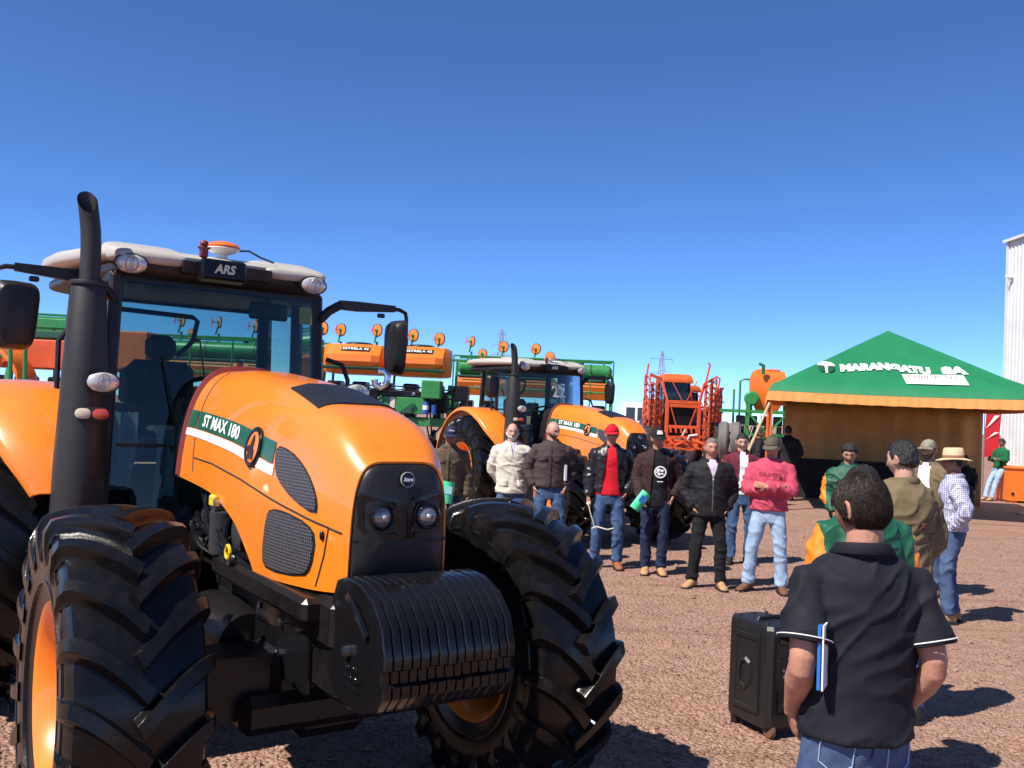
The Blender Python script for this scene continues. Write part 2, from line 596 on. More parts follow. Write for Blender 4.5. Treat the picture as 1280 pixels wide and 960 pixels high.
def tyre_mesh(RT, WT, rim, nl, lug, span, name, material):
    """carcass plus curved chevron lugs, axis along Y"""
    m = MB()
    rc = RT - lug
    prof = [(-.36, rim), (-.41, rim + .02), (-.475, rim + (rc - rim) * .35), (-.495, rim + (rc - rim) * .6), (-.48, rc - .055), (-.44, rc - .02),
            (-.3, rc - .004), (0, rc), (.3, rc - .004), (.44, rc - .02), (.48, rc - .055), (.495, rim + (rc - rim) * .6), (.475, rim + (rc - rim) * .35), (.41, rim + .02), (.36, rim)]
    n = 72
    rings = [[(r * math.sin(2 * math.pi * k / n), y * WT, r * math.cos(2 * math.pi * k / n)) for y, r in prof] for k in range(n)]
    m.loft(rings, False, False, loop=True)
    # raised ribs on the sidewall
    for sg in (-1, 1):
        for r, hh in ((rim + (rc - rim) * .30, .006), (rim + (rc - rim) * .72, .005)):
            yb = sg * WT * (.468 if r < rim + (rc - rim) * .5 else .49)
            rg = [[((r + a) * math.sin(2 * math.pi * k / n), yb + sg * b, (r + a) * math.cos(2 * math.pi * k / n)) for a, b in ((-.010, -.006), (-.006, hh), (.006, hh), (.010, -.006))] for k in range(n)]
            m.loft(rg, False, False, loop=True)
    def rcar(y):
        return interp(abs(y) / WT, [0, .3, .44, .48, .5], [rc, rc - .004, rc - .02, rc - .055, rc - .10])
    sec = [(-1.0, 0.0), (-.80, .16), (-.66, .5), (-.60, .88), (-.52, 1.0), (.52, 1.0), (.60, .88), (.66, .5), (.80, .16), (1.0, 0.0)]
    ts = [-.20, -.10, 0, .12, .28, .45, .62, .78, .9, 1.0]
    for sg in (-1, 1):
        for k in range(nl):
            ph0 = 2 * math.pi * k / nl + (math.pi / nl if sg > 0 else 0)
            rings = []
            for t in ts:
                if t < 0:
                    y = WT * (.485 + .02 * (-t / .2))
                    hb = rc - .06 - .10 * (-t / .2)
                    top = rc + lug * .45 + (t / .2) * (lug * .45 + .085)
                    ph = ph0 + t * .03
                    hwid = .047 + .01 * (-t / .2)
                    y2 = y + .022 * (1 + t / .4)
                else:
                    y = WT * (.485 * (1 - t) - .035 * t)
                    y2 = y
                    hb = rcar(y) - .012
                    top = RT - .045 * abs(y / (WT * .5)) ** 3
                    ph = ph0 + span * (t ** 1.25)
                    hwid = .047 - .004 * t + (.006 if t > .85 else 0)
                ring = []
                for a, h in sec:
                    r = hb + (top - hb) * h
                    # section lies across the lug: mostly along the circumference, tilted by the lug's slant
                    sl = 0.55 if t > .1 else 0.15
                    dphi = a * hwid * math.sqrt(1 - sl * sl * .5) / RT
                    dy = sg * (y2 * h + y * (1 - h)) + sg * a * hwid * sl * .75 * (1 if t >= 0 else 0)
                    ring.append((r * math.sin(ph + dphi), dy, r * math.cos(ph + dphi)))
                rings.append(ring)
            m.loft(rings, True, True)
    me = bpy.data.meshes.new(name)
    me.from_pydata(m.v, [], m.f)
    bm = bmesh.new(); bm.from_mesh(me)
    bmesh.ops.recalc_face_normals(bm, faces=bm.faces)
    bm.to_mesh(me); bm.free()
    return me

def rim_mb(rim, WT, sd, dish):
    m = MB()
    W2 = WT * .40
    prof = [(rim + .022, -W2 - .012), (rim + .026, -W2), (rim + .005, -W2 + .012), (rim - .012, -W2 + .05), (rim - .05, -W2 * .4), (rim - .05, W2 * .4), (rim - .012, W2 - .05), (rim + .005, W2 - .012),
            (rim + .026, W2), (rim + .022, W2 + .012), (rim - .004, W2 - .004), (rim - .03, W2 - .055), (rim - .065, W2 * .35), (rim - .065, -W2 * .35), (rim - .03, -W2 + .055), (rim - .004, -W2 + .004)]
    m.lathe(prof, 48, RX(-math.pi / 2), loop=True)
    d = [(rim - .055, dish + .03), (rim - .09, dish + .025), (rim * .62, dish - .03), (rim * .42, dish - .02), (rim * .40, dish + .05), (.06, dish + .07), (.02, dish + .075),
         (.02, dish - .05), (rim - .09, dish + .005), (rim - .055, dish + .01)]
    m.lathe([(r, z * sd) for r, z in d], 48, RX(-math.pi / 2), loop=False)
    for k in range(8):
        a = 2 * math.pi * k / 8
        m.lathe([(.001, 0), (.014, 0), (.014, .03), (.001, .034)], 6, T(rim * .52 * math.cos(a), sd * (dish - .03), rim * .52 * math.sin(a)) @ RX(-math.pi / 2 * sd))
    return m

def side_band(zlo, zhi, u0, u1, sd, name, material, parent, off=.004, nu=26):
    m = MB()
    rings = []
    for i in range(nu + 1):
        u = u0 + (u1 - u0) * i / nu
        a, b = zlo(u), zhi(u)
        rings.append([hood_side(u, a + (b - a) * k / 5, off, sd) for k in range(6)])
    m.loft(rings, False, False)
    return m.build(name, material, parent, smooth=60)

def light_oval(name, parent, mtx, w=.13, h=.075, housing='black_plastic'):
    """work lamp facing +X: oval housing, reflector, inner round lens"""
    hs = MB()
    n = 24
    def ring(s, x): return [(x, s * w * math.cos(2 * math.pi * k / n), s * h * math.sin(2 * math.pi * k / n)) for k in range(n)]
    hs.loft([ring(.5, -.09), ring(.85, -.06), ring(1.08, -.01), ring(1.1, .012), ring(1.0, .014)], True, True)
    o = hs.build(name, housing, parent, mtx=mtx)
    rf = MB()
    rf.loft([ring(.97, .016), ring(.8, .030), ring(.5, .036), ring(.1, .038)], True, True)
    rf.build('reflector', 'lamp_reflector', o)
    ln = MB()
    for s_, x_ in ((.62, .041),):
        ln.tube([(x_, s_ * w * .62 * math.cos(2 * math.pi * k / 20), s_ * h * 1.35 * math.sin(2 * math.pi * k / 20)) for k in range(21)], .0035, 6)
        for q in (-.12, .12):
            ln.tube([(x_, q * w * .6, -h * .66), (x_, q * w * .6, h * .66)], .0022, 5)
    ln.build('lens_ring', 'lamp_grey', o)
    return o

def build_tractor(label):
    root = empty('tractor', (0, 0, 0), 0, label, 'tractor', 'orange tractors parked in the yard')
    # ---- wheels
    ft = tyre_mesh(.725, .475, .335, 20, .056, .29, 'tyre', 'tyre_rubber')
    rtm = tyre_mesh(.90, .62, .42, 20, .062, .29, 'tyre', 'tyre_rubber')
    for sd in (-1, 1):
        for ax, r, wt, rim, me, tr, st in ((0, .725, .475, .335, ft, .935, .0), (-2.68, .90, .62, .42, rtm, .98, 0)):
            o = rim_mb(rim, wt, sd, .07 if ax == 0 else .02).build('wheel', 'orange_paint', root, mtx=T(ax, sd * tr, r) @ RZ(st))
            me.materials.clear()
            t = link_mesh('tyre', me, 'tyre_rubber', o, smooth=32)
            if sd < 0:
                t.rotation_euler = (0, .10, 0)
    # ---- hood shell
    m = MB()
    rings = []
    us = [HU[0] + (HU[-1] - HU[0]) * (i / 46) ** .9 for i in range(47)]
    NA = 18
    for u in us:
        wd, zt = interp(u, HU, HWD), interp(u, HU, HZT)
        zl = interp(u, LU, LZ)
        HN = hn(u)
        al = math.asin(min(1, ((zl - HB) / (zt - HB)) ** (HN / 2)))
        ring = []
        for i in range(2 * NA + 1):
            s = i / NA - 1
            a = al + (math.pi / 2 - al) * (1 - abs(s))
            vv = wd * max(0, math.cos(a)) ** (2 / HN)
            zz = HB + (zt - HB) * math.sin(a) ** (2 / HN)
            ring.append((u, math.copysign(vv, s) if i != NA else 0, zz))
        rings.append(ring)
    # soft rounded lip at the nose and a returned edge along the bottom
    last = rings[-1]
    rings.append([(.632, y * .985, z - .006) for x, y, z in last])
    rings.append([(.630, y * .955, z - .014) for x, y, z in last])
    rings.append([(.595, y * .94, z - .02) for x, y, z in last])
    m.loft(rings, False, False)
    hood = m.build('hood', 'orange_paint', root, smooth=50)
    # rear cowl: dark rim between hood and windscreen
    cw = MB()
    cr = []
    for u, k, dz in ((-1.40, 1.04, .025), (-1.36, 1.05, .03), (-1.35, 1.0, .0)):
        cr.append([(u, y * k, HB + (z - HB) * (1 + dz / (2.05 - HB))) for x, y, z in rings[0]])
    cw.loft(cr, False, False)
    cw.build('hood_rear_seal', 'red_dark', hood)
    ck = MB()
    cr = []
    for u, k, dz in ((-1.39, .97, -.02), (-1.60, .86, -.05), (-1.78, .80, -.06)):
        cr.append([(u, y * k, HB + (z - HB) * (1 + dz)) for x, y, z in rings[0]])
    ck.loft(cr, False, False)
    ck.build('cowl', 'black_plastic', root)
    # ---- nose panel with headlights
    nose = [(y * .955, z - .012) for x, y, z in last]
    nose_in = nose
    bot = nose[0][1]
    cy, cz = 0.0, 1.42
    rg = []
    for k, u in ((1.0, .600), (.985, .628), (.95, .640), (.85, .654), (.6, .668), (.3, .673), (.05, .674)):
        pts = [(u - .05 * max(0, (cz - (cz + (z - cz) * k)) / .25) * 0, cy + (y - cy) * k, cz + (z - cz) * k) for y, z in nose_in]
        nb = 12
        y0, z0 = pts[-1][1], pts[-1][2]
        pts += [(u, y0 + (pts[0][1] - y0) * i / nb, z0) for i in range(1, nb)]
        rg.append(pts)
    g = MB()
    g.loft(rg, True, True)
    gp = g.build('nose_grille', 'black_plastic', root, smooth=60)
    # upper mask: proud plate with two hollow lamp pockets
    mk = MB()
    def mask_pt(v, z, x):
        return (x - .9 * v * v, v, z)
    for sd in (-1, 1):
        o_ = [(.012, 1.375), (.165, 1.395), (.185, 1.42), (.190, 1.535), (.178, 1.555), (.035, 1.535), (.012, 1.50)]
        i_ = [(.028, 1.392), (.152, 1.408), (.166, 1.43), (.172, 1.52), (.162, 1.535), (.048, 1.518), (.028, 1.488)]
        b_ = [(.050, 1.415), (.140, 1.42), (.148, 1.44), (.150, 1.50), (.142, 1.512), (.062, 1.502), (.050, 1.48)]
        mk.loft([[mask_pt(sd * v, z, .668) for v, z in o_], [mask_pt(sd * v, z, .681) for v, z in o_], [mask_pt(sd * v, z, .682) for v, z in i_], [mask_pt(sd * v, z, .668) for v, z in b_]], True, True)
    mk.build('headlight_bezel', 'black_gloss', gp)
    ln = MB()
    ln.add([mask_pt(v, z, .688) for v, z in ((-.205, 1.362), (.205, 1.362), (.205, 1.372), (-.205, 1.372))], [(0, 1, 2, 3)])
    ln.box(.004, .36, .006, (.672, 0, 1.362))
    ln.build('panel_joint', 'cab_dark', gp)
    for sd in (-1, 1):
        q = T(.672, sd * .100, 1.462) @ RZ(-sd * .16) @ RY(math.pi / 2)
        lm = MB()
        lm.lathe([(.001, -.01), (.050, -.01), (.052, .012), (.047, .018), (.043, .012), (.040, .004), (.001, .002)], 28, q)
        h = lm.build('headlight', 'black_gloss', root)
        r_ = MB()
        r_.lathe([(.040, .0075), (.030, .016), (.015, .021), (.001, .022)], 24, q)
        r_.build('headlight_lens', 'lamp_glass', h)
        r_ = MB()
        r_.ball(.010, .010, .006, q @ T(0, 0, .020), 12, 6)
        r_.build('headlight_bulb', 'lamp_reflector', h)
    em = MB()
    q = T(.672, 0, 1.605) @ RY(math.pi / 2 - .12)
    em.lathe([(.001, .0), (.030, 0), (.030, .008), (.027, .012), (.001, .012)], 28, q)
    e = em.build('emblem', 'black_gloss', gp)
    er = MB()
    er.lathe([(.030, .006), (.030, .0125), (.0275, .0135), (.0275, .011)], 28, q, loop=True)
    er.build('emblem_ring', 'lamp_grey', e)
    vs, fs = text_mesh('Stara', .020, shear=.3, bold=.0006)
    er = MB()
    er.add([q @ Vector((-y, x, .0145)) for x, y, z in vs], fs)
    er.build('emblem_lettering', 'white_print', e, smooth=0)
    # ---- side decoration, both sides
    zt_g = lambda u: interp(u, [-1.38, -1.2, -.6, 0], [1.822, 1.818, 1.782, 1.712])
    zb_g = lambda u: interp(u, [-1.38, -1.2, -.6, 0], [1.730, 1.726, 1.692, 1.620])
    zt_w = lambda u: zb_g(u) - .006
    zb_w = lambda u: zb_g(u) - interp(u, [-1.38, -.6, .04], [.045, .048, .052])
    for sd in (-1, 1):
        side_band(zb_g, zt_g, -1.375, -1.19, sd, 'green_stripe', 'stripe_green', hood, nu=6)
        side_band(zb_g, zt_g, -1.16, .005, sd, 'green_stripe', 'stripe_green', hood)
        side_band(zb_w, zt_w, -1.375, .03, sd, 'white_stripe', 'stripe_white', hood)
        # lettering laid along the stripe
        vs, fs = text_mesh('ST MAX 180', .085, bold=.0022, sx=1.16)
        wd = max(v[0] for v in vs) - min(v[0] for v in vs)
        k = .60 / wd
        lt = MB()
        pv = []
        for x, y, z in vs:
            u = -.76 + x * k * (1 if sd < 0 else -1)
            mid = .5 * (zb_g(u) + zt_g(u))
            pv.append(hood_side(u, mid + y, .0065, sd))
        lt.add(pv, fs)
        lt.build('model_lettering', 'white_print', hood, smooth=0)
        # round badge with a horse head
        bd = MB()
        cu_, cz_ = -.235, 1.675
        def badge(r, off, seg=28):
            return [hood_side(cu_ + r * math.cos(2 * math.pi * i / seg), cz_ + r * math.sin(2 * math.pi * i / seg), off, sd) for i in range(seg)]
        bd.loft([badge(.092, -.004), badge(.092, .012), badge(.086, .017), badge(.072, .016), badge(.070, .010), badge(.01, .010)], True, True)
        b = bd.build('badge', 'black_gloss', hood)
        bd = MB()
        bd.loft([badge(.070, .0115), badge(.06, .013), badge(.01, .013)], True, True)
        bd.build('badge_face', 'orange_paint', b)
        hp = [(-.045, -.05), (.03, -.055), (.028, -.02), (.012, .0), (.016, .03), (.004, .055), (-.012, .03), (-.02, .008), (-.05, .0), (-.056, -.02), (-.03, -.025)]
        hp = [(x if sd < 0 else -x, y) for x, y in hp]
        bd = MB()
        c0 = (sum(p[0] for p in hp) / len(hp), sum(p[1] for p in hp) / len(hp))
        bd.loft([[hood_side(cu_ + x, cz_ + y, .014, sd) for x, y in hp], [hood_side(cu_ + x, cz_ + y, .018, sd) for x, y in hp]], True, True)
        bd.build('badge_horse', 'black_gloss', b)
        # perforated grilles with a dark frame behind
        ug = round_poly([(.02, 1.695), (.04, 1.62), (.09, 1.56), (.26, 1.495), (.445, 1.452), (.447, 1.50), (.40, 1.57), (.30, 1.635), (.17, 1.68)], 1)
        lg = round_poly([(.06, 1.425), (.02, 1.39), (.0, 1.22), (.06, 1.178), (.38, 1.20), (.435, 1.24), (.455, 1.36), (.39, 1.405), (.2, 1.43)], 1)
        for pl in (ug, lg):
            cx = sum(p[0] for p in pl) / len(pl); cz_0 = sum(p[1] for p in pl) / len(pl)
            big = [(cx + (x - cx) * 1.045, cz_0 + (z - cz_0) * 1.06) for x, z in pl]
            f = patch(big, lambda a, b, o: hood_side(a, b, o, sd), .004, 2, 3).build('grille_frame', 'black_plastic', hood, smooth=60)
            patch(pl, lambda a, b, o: hood_side(a, b, o, sd), .0075, 6, 3).build('side_grille', 'grille_mesh', hood, smooth=60)
        # panel joints
        for path in ([(-1.12, 1.57), (-.8, 1.562), (-.36, 1.522), (.0, 1.475), (.3, 1.44), (.52, 1.41), (.61, 1.39)],
                     [(-1.175, 2.03), (-1.175, 1.9), (-1.17, 1.75), (-1.14, 1.6), (-1.10, 1.48)],
                     [(.53, 1.405), (.515, 1.30), (.49, 1.22), (.47, 1.165)]):
            j = MB()
            rr = []
            for a in range(len(path) - 1):
                for t in range(6):
                    u = path[a][0] + (path[a + 1][0] - path[a][0]) * t / 6
                    z = path[a][1] + (path[a + 1][1] - path[a][1]) * t / 6
                    rr.append(hood_side(u, z, .0, sd))
            j.tube(rr, .0042, 6)
            j.build('panel_joint', 'cab_dark', hood)
        lk = MB()
        lk.ball(.012, .010, .02, T(*hood_side(.50, 1.375, .004, sd)))
        lk.build('hood_latch', 'black_gloss', hood)
    # top vent
    patch([(-.19, -.165), (-.19, .165), (.20, .185), (.215, .1), (.22, 0), (.215, -.1), (.20, -.185)], hood_top, .008, 5, 4).build('top_vent', 'black_plastic', hood, smooth=60)
    # ---- chassis, engine side and front axle
    ch = MB()
    ch.box(1.35, .50, .36, (.02, 0, .93), .04)
    ch.box(.55, .56, .20, (.40, 0, 1.05), .03)
    ch.box(1.6, .42, .55, (-1.3, 0, .95), .06)
    ch.box(1.2, .70, .10, (-.05, 0, 1.09), .02)
    ch.box(1.7, .55, .6, (-2.4, 0, .95), .08)
    ch.build('chassis', 'black_metal', root)
    fr = MB()
    arc = [(.15 + .0 * i, 0) for i in range(1)]
    pl = [(-.15, -.31), (.40, -.29), (.56, -.24), (.62, -.15), (.64, 0), (.62, .15), (.56, .24), (.40, .29), (-.15, .31)]
    fr.prism(pl, 1.02, 1.125)
    fr.prism([(x * .97, y * .93) for x, y in pl], .93, 1.018)
    fr.build('front_support', 'black_gloss', root)
    for sd in (-1, 1):
        sp = MB()
        sp.box(.62, .03, .34, (.12, sd * .262, .9), .01)
        spo = sp.build('side_plate', 'black_gloss', root)
        for u, z in ((-.10, .99), (.16, .97), (.16, .84), (.36, .99)):
            bo = MB()
            bo.lathe([(.001, 0), (.016, 0), (.016, .018), (.001, .02)], 6, T(u, sd * .277, z) @ RX(-sd * math.pi / 2))
            bo.build('bolt', 'steel', spo)
    axl = MB()
    axl.loft([[(x, y, z) for x, z in ((-.13, .57), (.13, .57), (.13, .83), (-.13, .83))] for y in (-.72, -.3)] , True, True)
    axl.loft([[(x, y, z) for x, z in ((-.13, .57), (.13, .57), (.13, .83), (-.13, .83))] for y in (.3, .72)], True, True)
    axl.box(.34, .66, .30, (0, 0, .70), .06)
    for sd in (-1, 1):
        axl.lathe([(.02, -.12), (.17, -.12), (.19, -.05), (.19, .08), (.12, .12), (.02, .13)], 20, T(0, sd * .80, .72) @ RX(-sd * math.pi / 2))
        axl.box(.16, .10, .42, (0, sd * .68, .72), .03)
    axl.build('front_axle', 'black_metal', root)
    rod = MB()
    rod.tube([(-.22, -.7, .68), (-.22, .7, .68)], .022, 8)
    rod.tube([(-.20, -.38, .74), (-.20, .38, .74)], .045, 10)
    rod.build('steering_rod', 'steel', root)
    en = MB()
    en.box(1.15, .42, .42, (-.78, 0, 1.33), .05)
    rnd = random.Random(5)
    for sd in (-1, 1):
        for k in range(14):
            u, z = rnd.uniform(-1.3, -.25), rnd.uniform(1.1, 1.42)
            en.box(rnd.uniform(.06, .2), .08, rnd.uniform(.05, .16), (u, sd * rnd.uniform(.2, .27), z), .015)
        en.lathe([(.02, -.1), (.06, -.1), (.065, .1), (.02, .11)], 14, T(-.62, sd * .31, 1.24))
        en.lathe([(.02, -.05), (.075, -.05), (.075, .05), (.02, .06)], 16, T(-.38, sd * .27, 1.27) @ RX(math.pi / 2))
    en.build('engine', 'grey_cast', root)
    hs = MB()
    for sd in (-1, 1):
        for k in range(9):
            p0 = Vector((rnd.uniform(-1.25, -.4), sd * .28, rnd.uniform(1.2, 1.45)))
            p1 = Vector((rnd.uniform(-1.1, .0), sd * .28, rnd.uniform(.9, 1.2)))
            mid = (p0 + p1) / 2 + Vector((rnd.uniform(-.1, .1), sd * rnd.uniform(.05, .14), rnd.uniform(-.15, .05)))
            pts = [p0 * (1 - t) ** 2 + mid * 2 * t * (1 - t) + p1 * t * t for t in [i / 8 for i in range(9)]]
            hs.tube(pts, rnd.uniform(.009, .018), 7)
    hs.build('hoses', 'black_gloss', root)
    for u, y, z, s_ in ((-.62, -.33, 1.37, .03), (-.35, -.34, 1.15, .022), (-.9, -.31, 1.30, .02)):
        br = MB()
        br.lathe([(.001, -s_), (s_, -s_), (s_ * 1.1, s_), (.001, s_)], 10, T(u, y, z) @ RX(math.pi / 2))
        br.build('pipe_fitting', 'steel', root)
    yc = MB()
    yc.box(.07, .03, .06, (-.66, -.35, 1.39), .01)
    yc.build('warning_cap', 'yellow_plastic', root)
    yr = MB()
    yr.tube([(-.33 + .03 * math.cos(a * .5236), -.37, 1.19 + .03 * math.sin(a * .5236)) for a in range(13)], .008, 6)
    yr.build('dipstick_ring', 'yellow_plastic', root)
    # ---- front weights: fifteen separate plates on a carrier
    NW, WZ = 15, -.055
    t_ = .536 / NW
    prof = [(.62, 1.20), (.66, 1.285), (.74, 1.31), (.86, 1.305), (.97, 1.265), (1.05, 1.19), (1.085, 1.09), (1.085, 1.05), (1.065, 1.04), (1.065, 1.00), (1.085, .99),
            (1.08, .95), (1.03, .895), (.93, .86), (.80, .85), (.68, .87), (.63, .92), (.62, 1.02), (.66, 1.04), (.66, 1.12)]
    wm = MB()
    wm.loft([[(x * .0 + px_, y, pz_) for px_, pz_ in prof] for x, y in ((0, -t_ * .34),)] + [[(px_, t_ * .34, pz_) for px_, pz_ in prof]], True, True)
    cxm, czm = .86, 1.05
    rr_ = []
    for y, k in ((-t_ * .47, .975), (-t_ * .36, 1.0), (t_ * .36, 1.0), (t_ * .47, .975)):
        rr_.append([(cxm + (a - cxm) * k, y, czm + (b - czm) * k) for a, b in prof])
    wm = MB()
    wm.loft(rr_, True, True)
    first = None
    for k in range(NW):
        y = -.268 + t_ * (k + .5)
        if first is None:
            first = wm.build('front_weight', 'black_gloss', root, smooth=30, mtx=T(0, y, WZ))
        else:
            c_ = part_copy(first, root)
            c_.matrix_local = T(0.0012 * ((k * 7) % 5 - 2), y, WZ + 0.001 * ((k * 3) % 4 - 1.5))
    for sd in (-1, 1):
        wf = MB()
        wf.tube([(.78, sd * .272, 1.19), (.86, sd * .29, 1.18), (.93, sd * .29, 1.135), (.95, sd * .272, 1.085)], .014, 8)
        wf.build('weight_handle', 'black_gloss', root)
        wf = MB()
        rk = random.Random(8)
        for r_ in range(3):
            for c_ in range(6):
                if rk.random() < .75:
                    wf.box(.011, .008, rk.uniform(.012, .022), T(.79 + .021 * c_, sd * .270, .945 - .034 * r_) @ RY(rk.uniform(-.3, .3)), .002)
        wf.build('cast_marks', 'black_gloss', root)
        wf = MB()
        wf.lathe([(.001, 0), (.02, 0), (.02, .02), (.001, .025)], 8, T(.80, sd * .268, 1.0) @ RX(-sd * math.pi / 2))
        wf.build('weight_bolt', 'steel', root)
    wc = MB()
    wc.box(.25, .40, .24, (.60, 0, 1.0), .02)
    wc.build('weight_carrier', 'black_metal', root)
    # ---- exhaust stack in its guard on the tractor's right
    ex = MB()
    def cyl_rings(spec, seg=28):
        return [[(u + r * math.cos(2 * math.pi * k / seg), v + r * math.sin(2 * math.pi * k / seg), z) for k in range(seg)] for u, v, z, r in spec]
    EU, EV = -1.72, -.785
    ex.loft(cyl_rings([(EU, EV, .95, .13), (EU, EV, 1.0, .145), (EU, EV, 1.5, .140), (EU, EV - .005, 2.0, .118), (EU, EV - .01, 2.48, .092), (EU, EV - .01, 2.50, .084)]), True, True)
    ex.lathe([(.06, -.012), (.101, -.012), (.104, 0), (.101, .012), (.06, .014)], 28, T(EU, EV - .01, 2.50))
    e = ex.build('exhaust_guard', 'muffler_black', root)
    px_ = MB()
    for rad in (.054, .048):
        rg = []
        for z, dv, sl in ((2.48, 0, 0), (2.62, 0, 0), (2.72, -.002, 0), (2.80, -.008, .0), (2.87, -.018, .02), (2.92, -.026, .045), (2.965, -.034, .075)):
            rg.append([(EU + rad * math.cos(t), EV - .01 + dv + rad * math.sin(t), z - sl * math.cos(t) * (1 if math.cos(t) > 0 else .8)) for t in [2 * math.pi * k / 26 for k in range(26)]])
        px_.loft(rg, True, False)
    px_.build('exhaust_pipe', 'muffler_black', e)
    light_oval('work_light', root, T(EU + .17, EV + .06, 1.95), .085, .055)
    tl = MB()
    tq = T(EU + .15, EV + .02, 1.775) @ RZ(-.35)
    n_ = 10
    def stadium(a, hgt):
        return [(a + hgt * math.cos(t), hgt * math.sin(t)) for t in [-math.pi / 2 + math.pi * i / n_ for i in range(n_ + 1)]] + [(-a + hgt * math.cos(t), hgt * math.sin(t)) for t in [math.pi / 2 + math.pi * i / n_ for i in range(n_ + 1)]]
    tl.loft([[(x_, y_, z_) for y_, z_ in stadium(.055 * k, .036 * k)] for x_, k in ((-.05, .9), (.0, 1.0), (.008, .98), (.009, .9))], True, True, mtx=tq)
    t0 = tl.build('turn_signal', 'black_plastic', root)
    for sgn, mm in ((-1, 'amber_white'), (1, 'red_lens')):
        q = MB()
        q.loft([[(x_, sgn * (.045) + y_ , z_) for y_, z_ in stadium(.014 * k, .029 * k)] for x_, k in ((.006, 1.0), (.016, .95), (.022, .6))], True, True, mtx=tq)
        q.build('signal_lens', mm, t0)
    # ---- cab
    cf = MB()
    A0, A1 = (-1.80, .655, 1.15), (-1.90, .62, 2.60)
    for sd in (-1, 1):
        cf.bar((A0[0], sd * A0[1], A0[2]), (A1[0], sd * A1[1], A1[2]), .075, .06, .015)
        cf.bar((-2.42, sd * .72, .95), (-2.48, sd * .70, 2.62), .06, .05, .012)
        cf.bar((-3.12, sd * .70, 1.35), (-3.05, sd * .66, 2.62), .08, .06, .015)
        cf.bar((-1.80, sd * .66, 1.16), (-2.42, sd * .73, .98), .05, .05, .01)
        cf.bar((-2.42, sd * .73, 1.2), (-3.12, sd * .72, 1.42), .05, .05, .01)
        cf.bar((-1.9, sd * .63, 2.58), (-3.05, sd * .67, 2.6), .06, .06, .01)
    cf.bar((-1.90, -.64, 2.58), (-1.90, .64, 2.58), .06, .07, .01)
    cf.bar((-3.05, -.66, 2.58), (-3.05, .66, 2.58), .06, .07, .01)
    cf.bar((-3.10, -.68, 1.45), (-3.10, .68, 1.45), .06, .08, .01)
    cf.bar((-1.78, -.66, 1.14), (-1.78, .66, 1.14), .08, .10, .02)
    cf.box(1.3, 1.4, .10, (-2.45, 0, 1.02), .02)
    cf.build('cab_frame', 'black_plastic', root)
    def sheet(pts, name, inset=.0):
        q = MB()
        c4 = [Vector(p) for p in pts]
        nx, ny = 8, 8
        vs = []
        for j in range(ny + 1):
            for i in range(nx + 1):
                a, b = i / nx, j / ny
                p = c4[0] * (1 - a) * (1 - b) + c4[1] * a * (1 - b) + c4[2] * a * b + c4[3] * (1 - a) * b
                vs.append(p)
        fs = [(j * (nx + 1) + i, j * (nx + 1) + i + 1, (j + 1) * (nx + 1) + i + 1, (j + 1) * (nx + 1) + i) for j in range(ny) for i in range(nx)]
        q.add(vs, fs)
        return q, nx, ny
    q, nx, ny = sheet([(-1.79, -.63, 1.2), (-1.79, .63, 1.2), (-1.885, .60, 2.56), (-1.885, -.60, 2.56)], 'w')
    q.v = [(x + .07 * (1 - (y / .63) ** 2), y, z) for x, y, z in q.v]
    q.build('windshield', 'cab_glass', root, smooth=180)
    for sd in (-1, 1):
        q, _, _ = sheet([(-1.83, sd * .665, 1.18), (-2.40, sd * .735, 1.02), (-2.47, sd * .71, 2.58), (-1.92, sd * .632, 2.57)], 'd')
        q.build('door_window', 'cab_glass', root, smooth=180)
        q, _, _ = sheet([(-2.46, sd * .735, 1.25), (-3.09, sd * .72, 1.46), (-3.03, sd * .675, 2.57), (-2.50, sd * .71, 2.58)], 'd')
        q.build('quarter_window', 'cab_glass', root, smooth=180)
    q, _, _ = sheet([(-3.11, -.66, 1.5), (-3.11, .66, 1.5), (-3.07, .63, 2.55), (-3.07, -.63, 2.55)], 'r')
    q.build('rear_window', 'cab_glass', root, smooth=180)
    # lower glass bar, wiper
    wb = MB()
    wb.bar((-1.725, -.60, 1.60), (-1.715, -.33, 1.60), .018, .018)
    wb.build('glass_joint', 'black_plastic', root)
    wp = MB()
    wp.tube([(-1.71, -.28, 1.70), (-1.74, -.34, 1.98), (-1.755, -.365, 2.12)], .006, 6)
    wp.tube([(-1.735, -.12, 1.98), (-1.765, -.16, 2.25)], .005, 6)
    wp.build('wiper', 'black_plastic', root)
    # roof
    def srect(hw, hz0, hz1, u, nseg=40, ex_=5.0, ez_=3.6):
        cz_ = (hz0 + hz1) / 2; hh = (hz1 - hz0) / 2
        ring = []
        for k in range(nseg):
            a = 2 * math.pi * k / nseg
            c_, s_ = math.cos(a), math.sin(a)
            ring.append((u, hw * math.copysign(abs(c_) ** (2 / ex_), c_), cz_ + hh * math.copysign(abs(s_) ** (2 / ez_), s_)))
        return ring
    rf = MB()
    rf.loft([srect(.50, 2.70, 2.725, -1.50), srect(.60, 2.685, 2.745, -1.53), srect(.655, 2.675, 2.765, -1.62), srect(.71, 2.67, 2.79, -1.80), srect(.76, 2.67, 2.81, -2.05),
             srect(.84, 2.675, 2.825, -2.45), srect(.86, 2.68, 2.825, -2.8), srect(.84, 2.68, 2.81, -3.1), srect(.76, 2.69, 2.79, -3.28), srect(.60, 2.70, 2.75, -3.36)], True, True)
    roof = rf.build('roof', 'roof_cream', root, smooth=40)
    rs = MB()
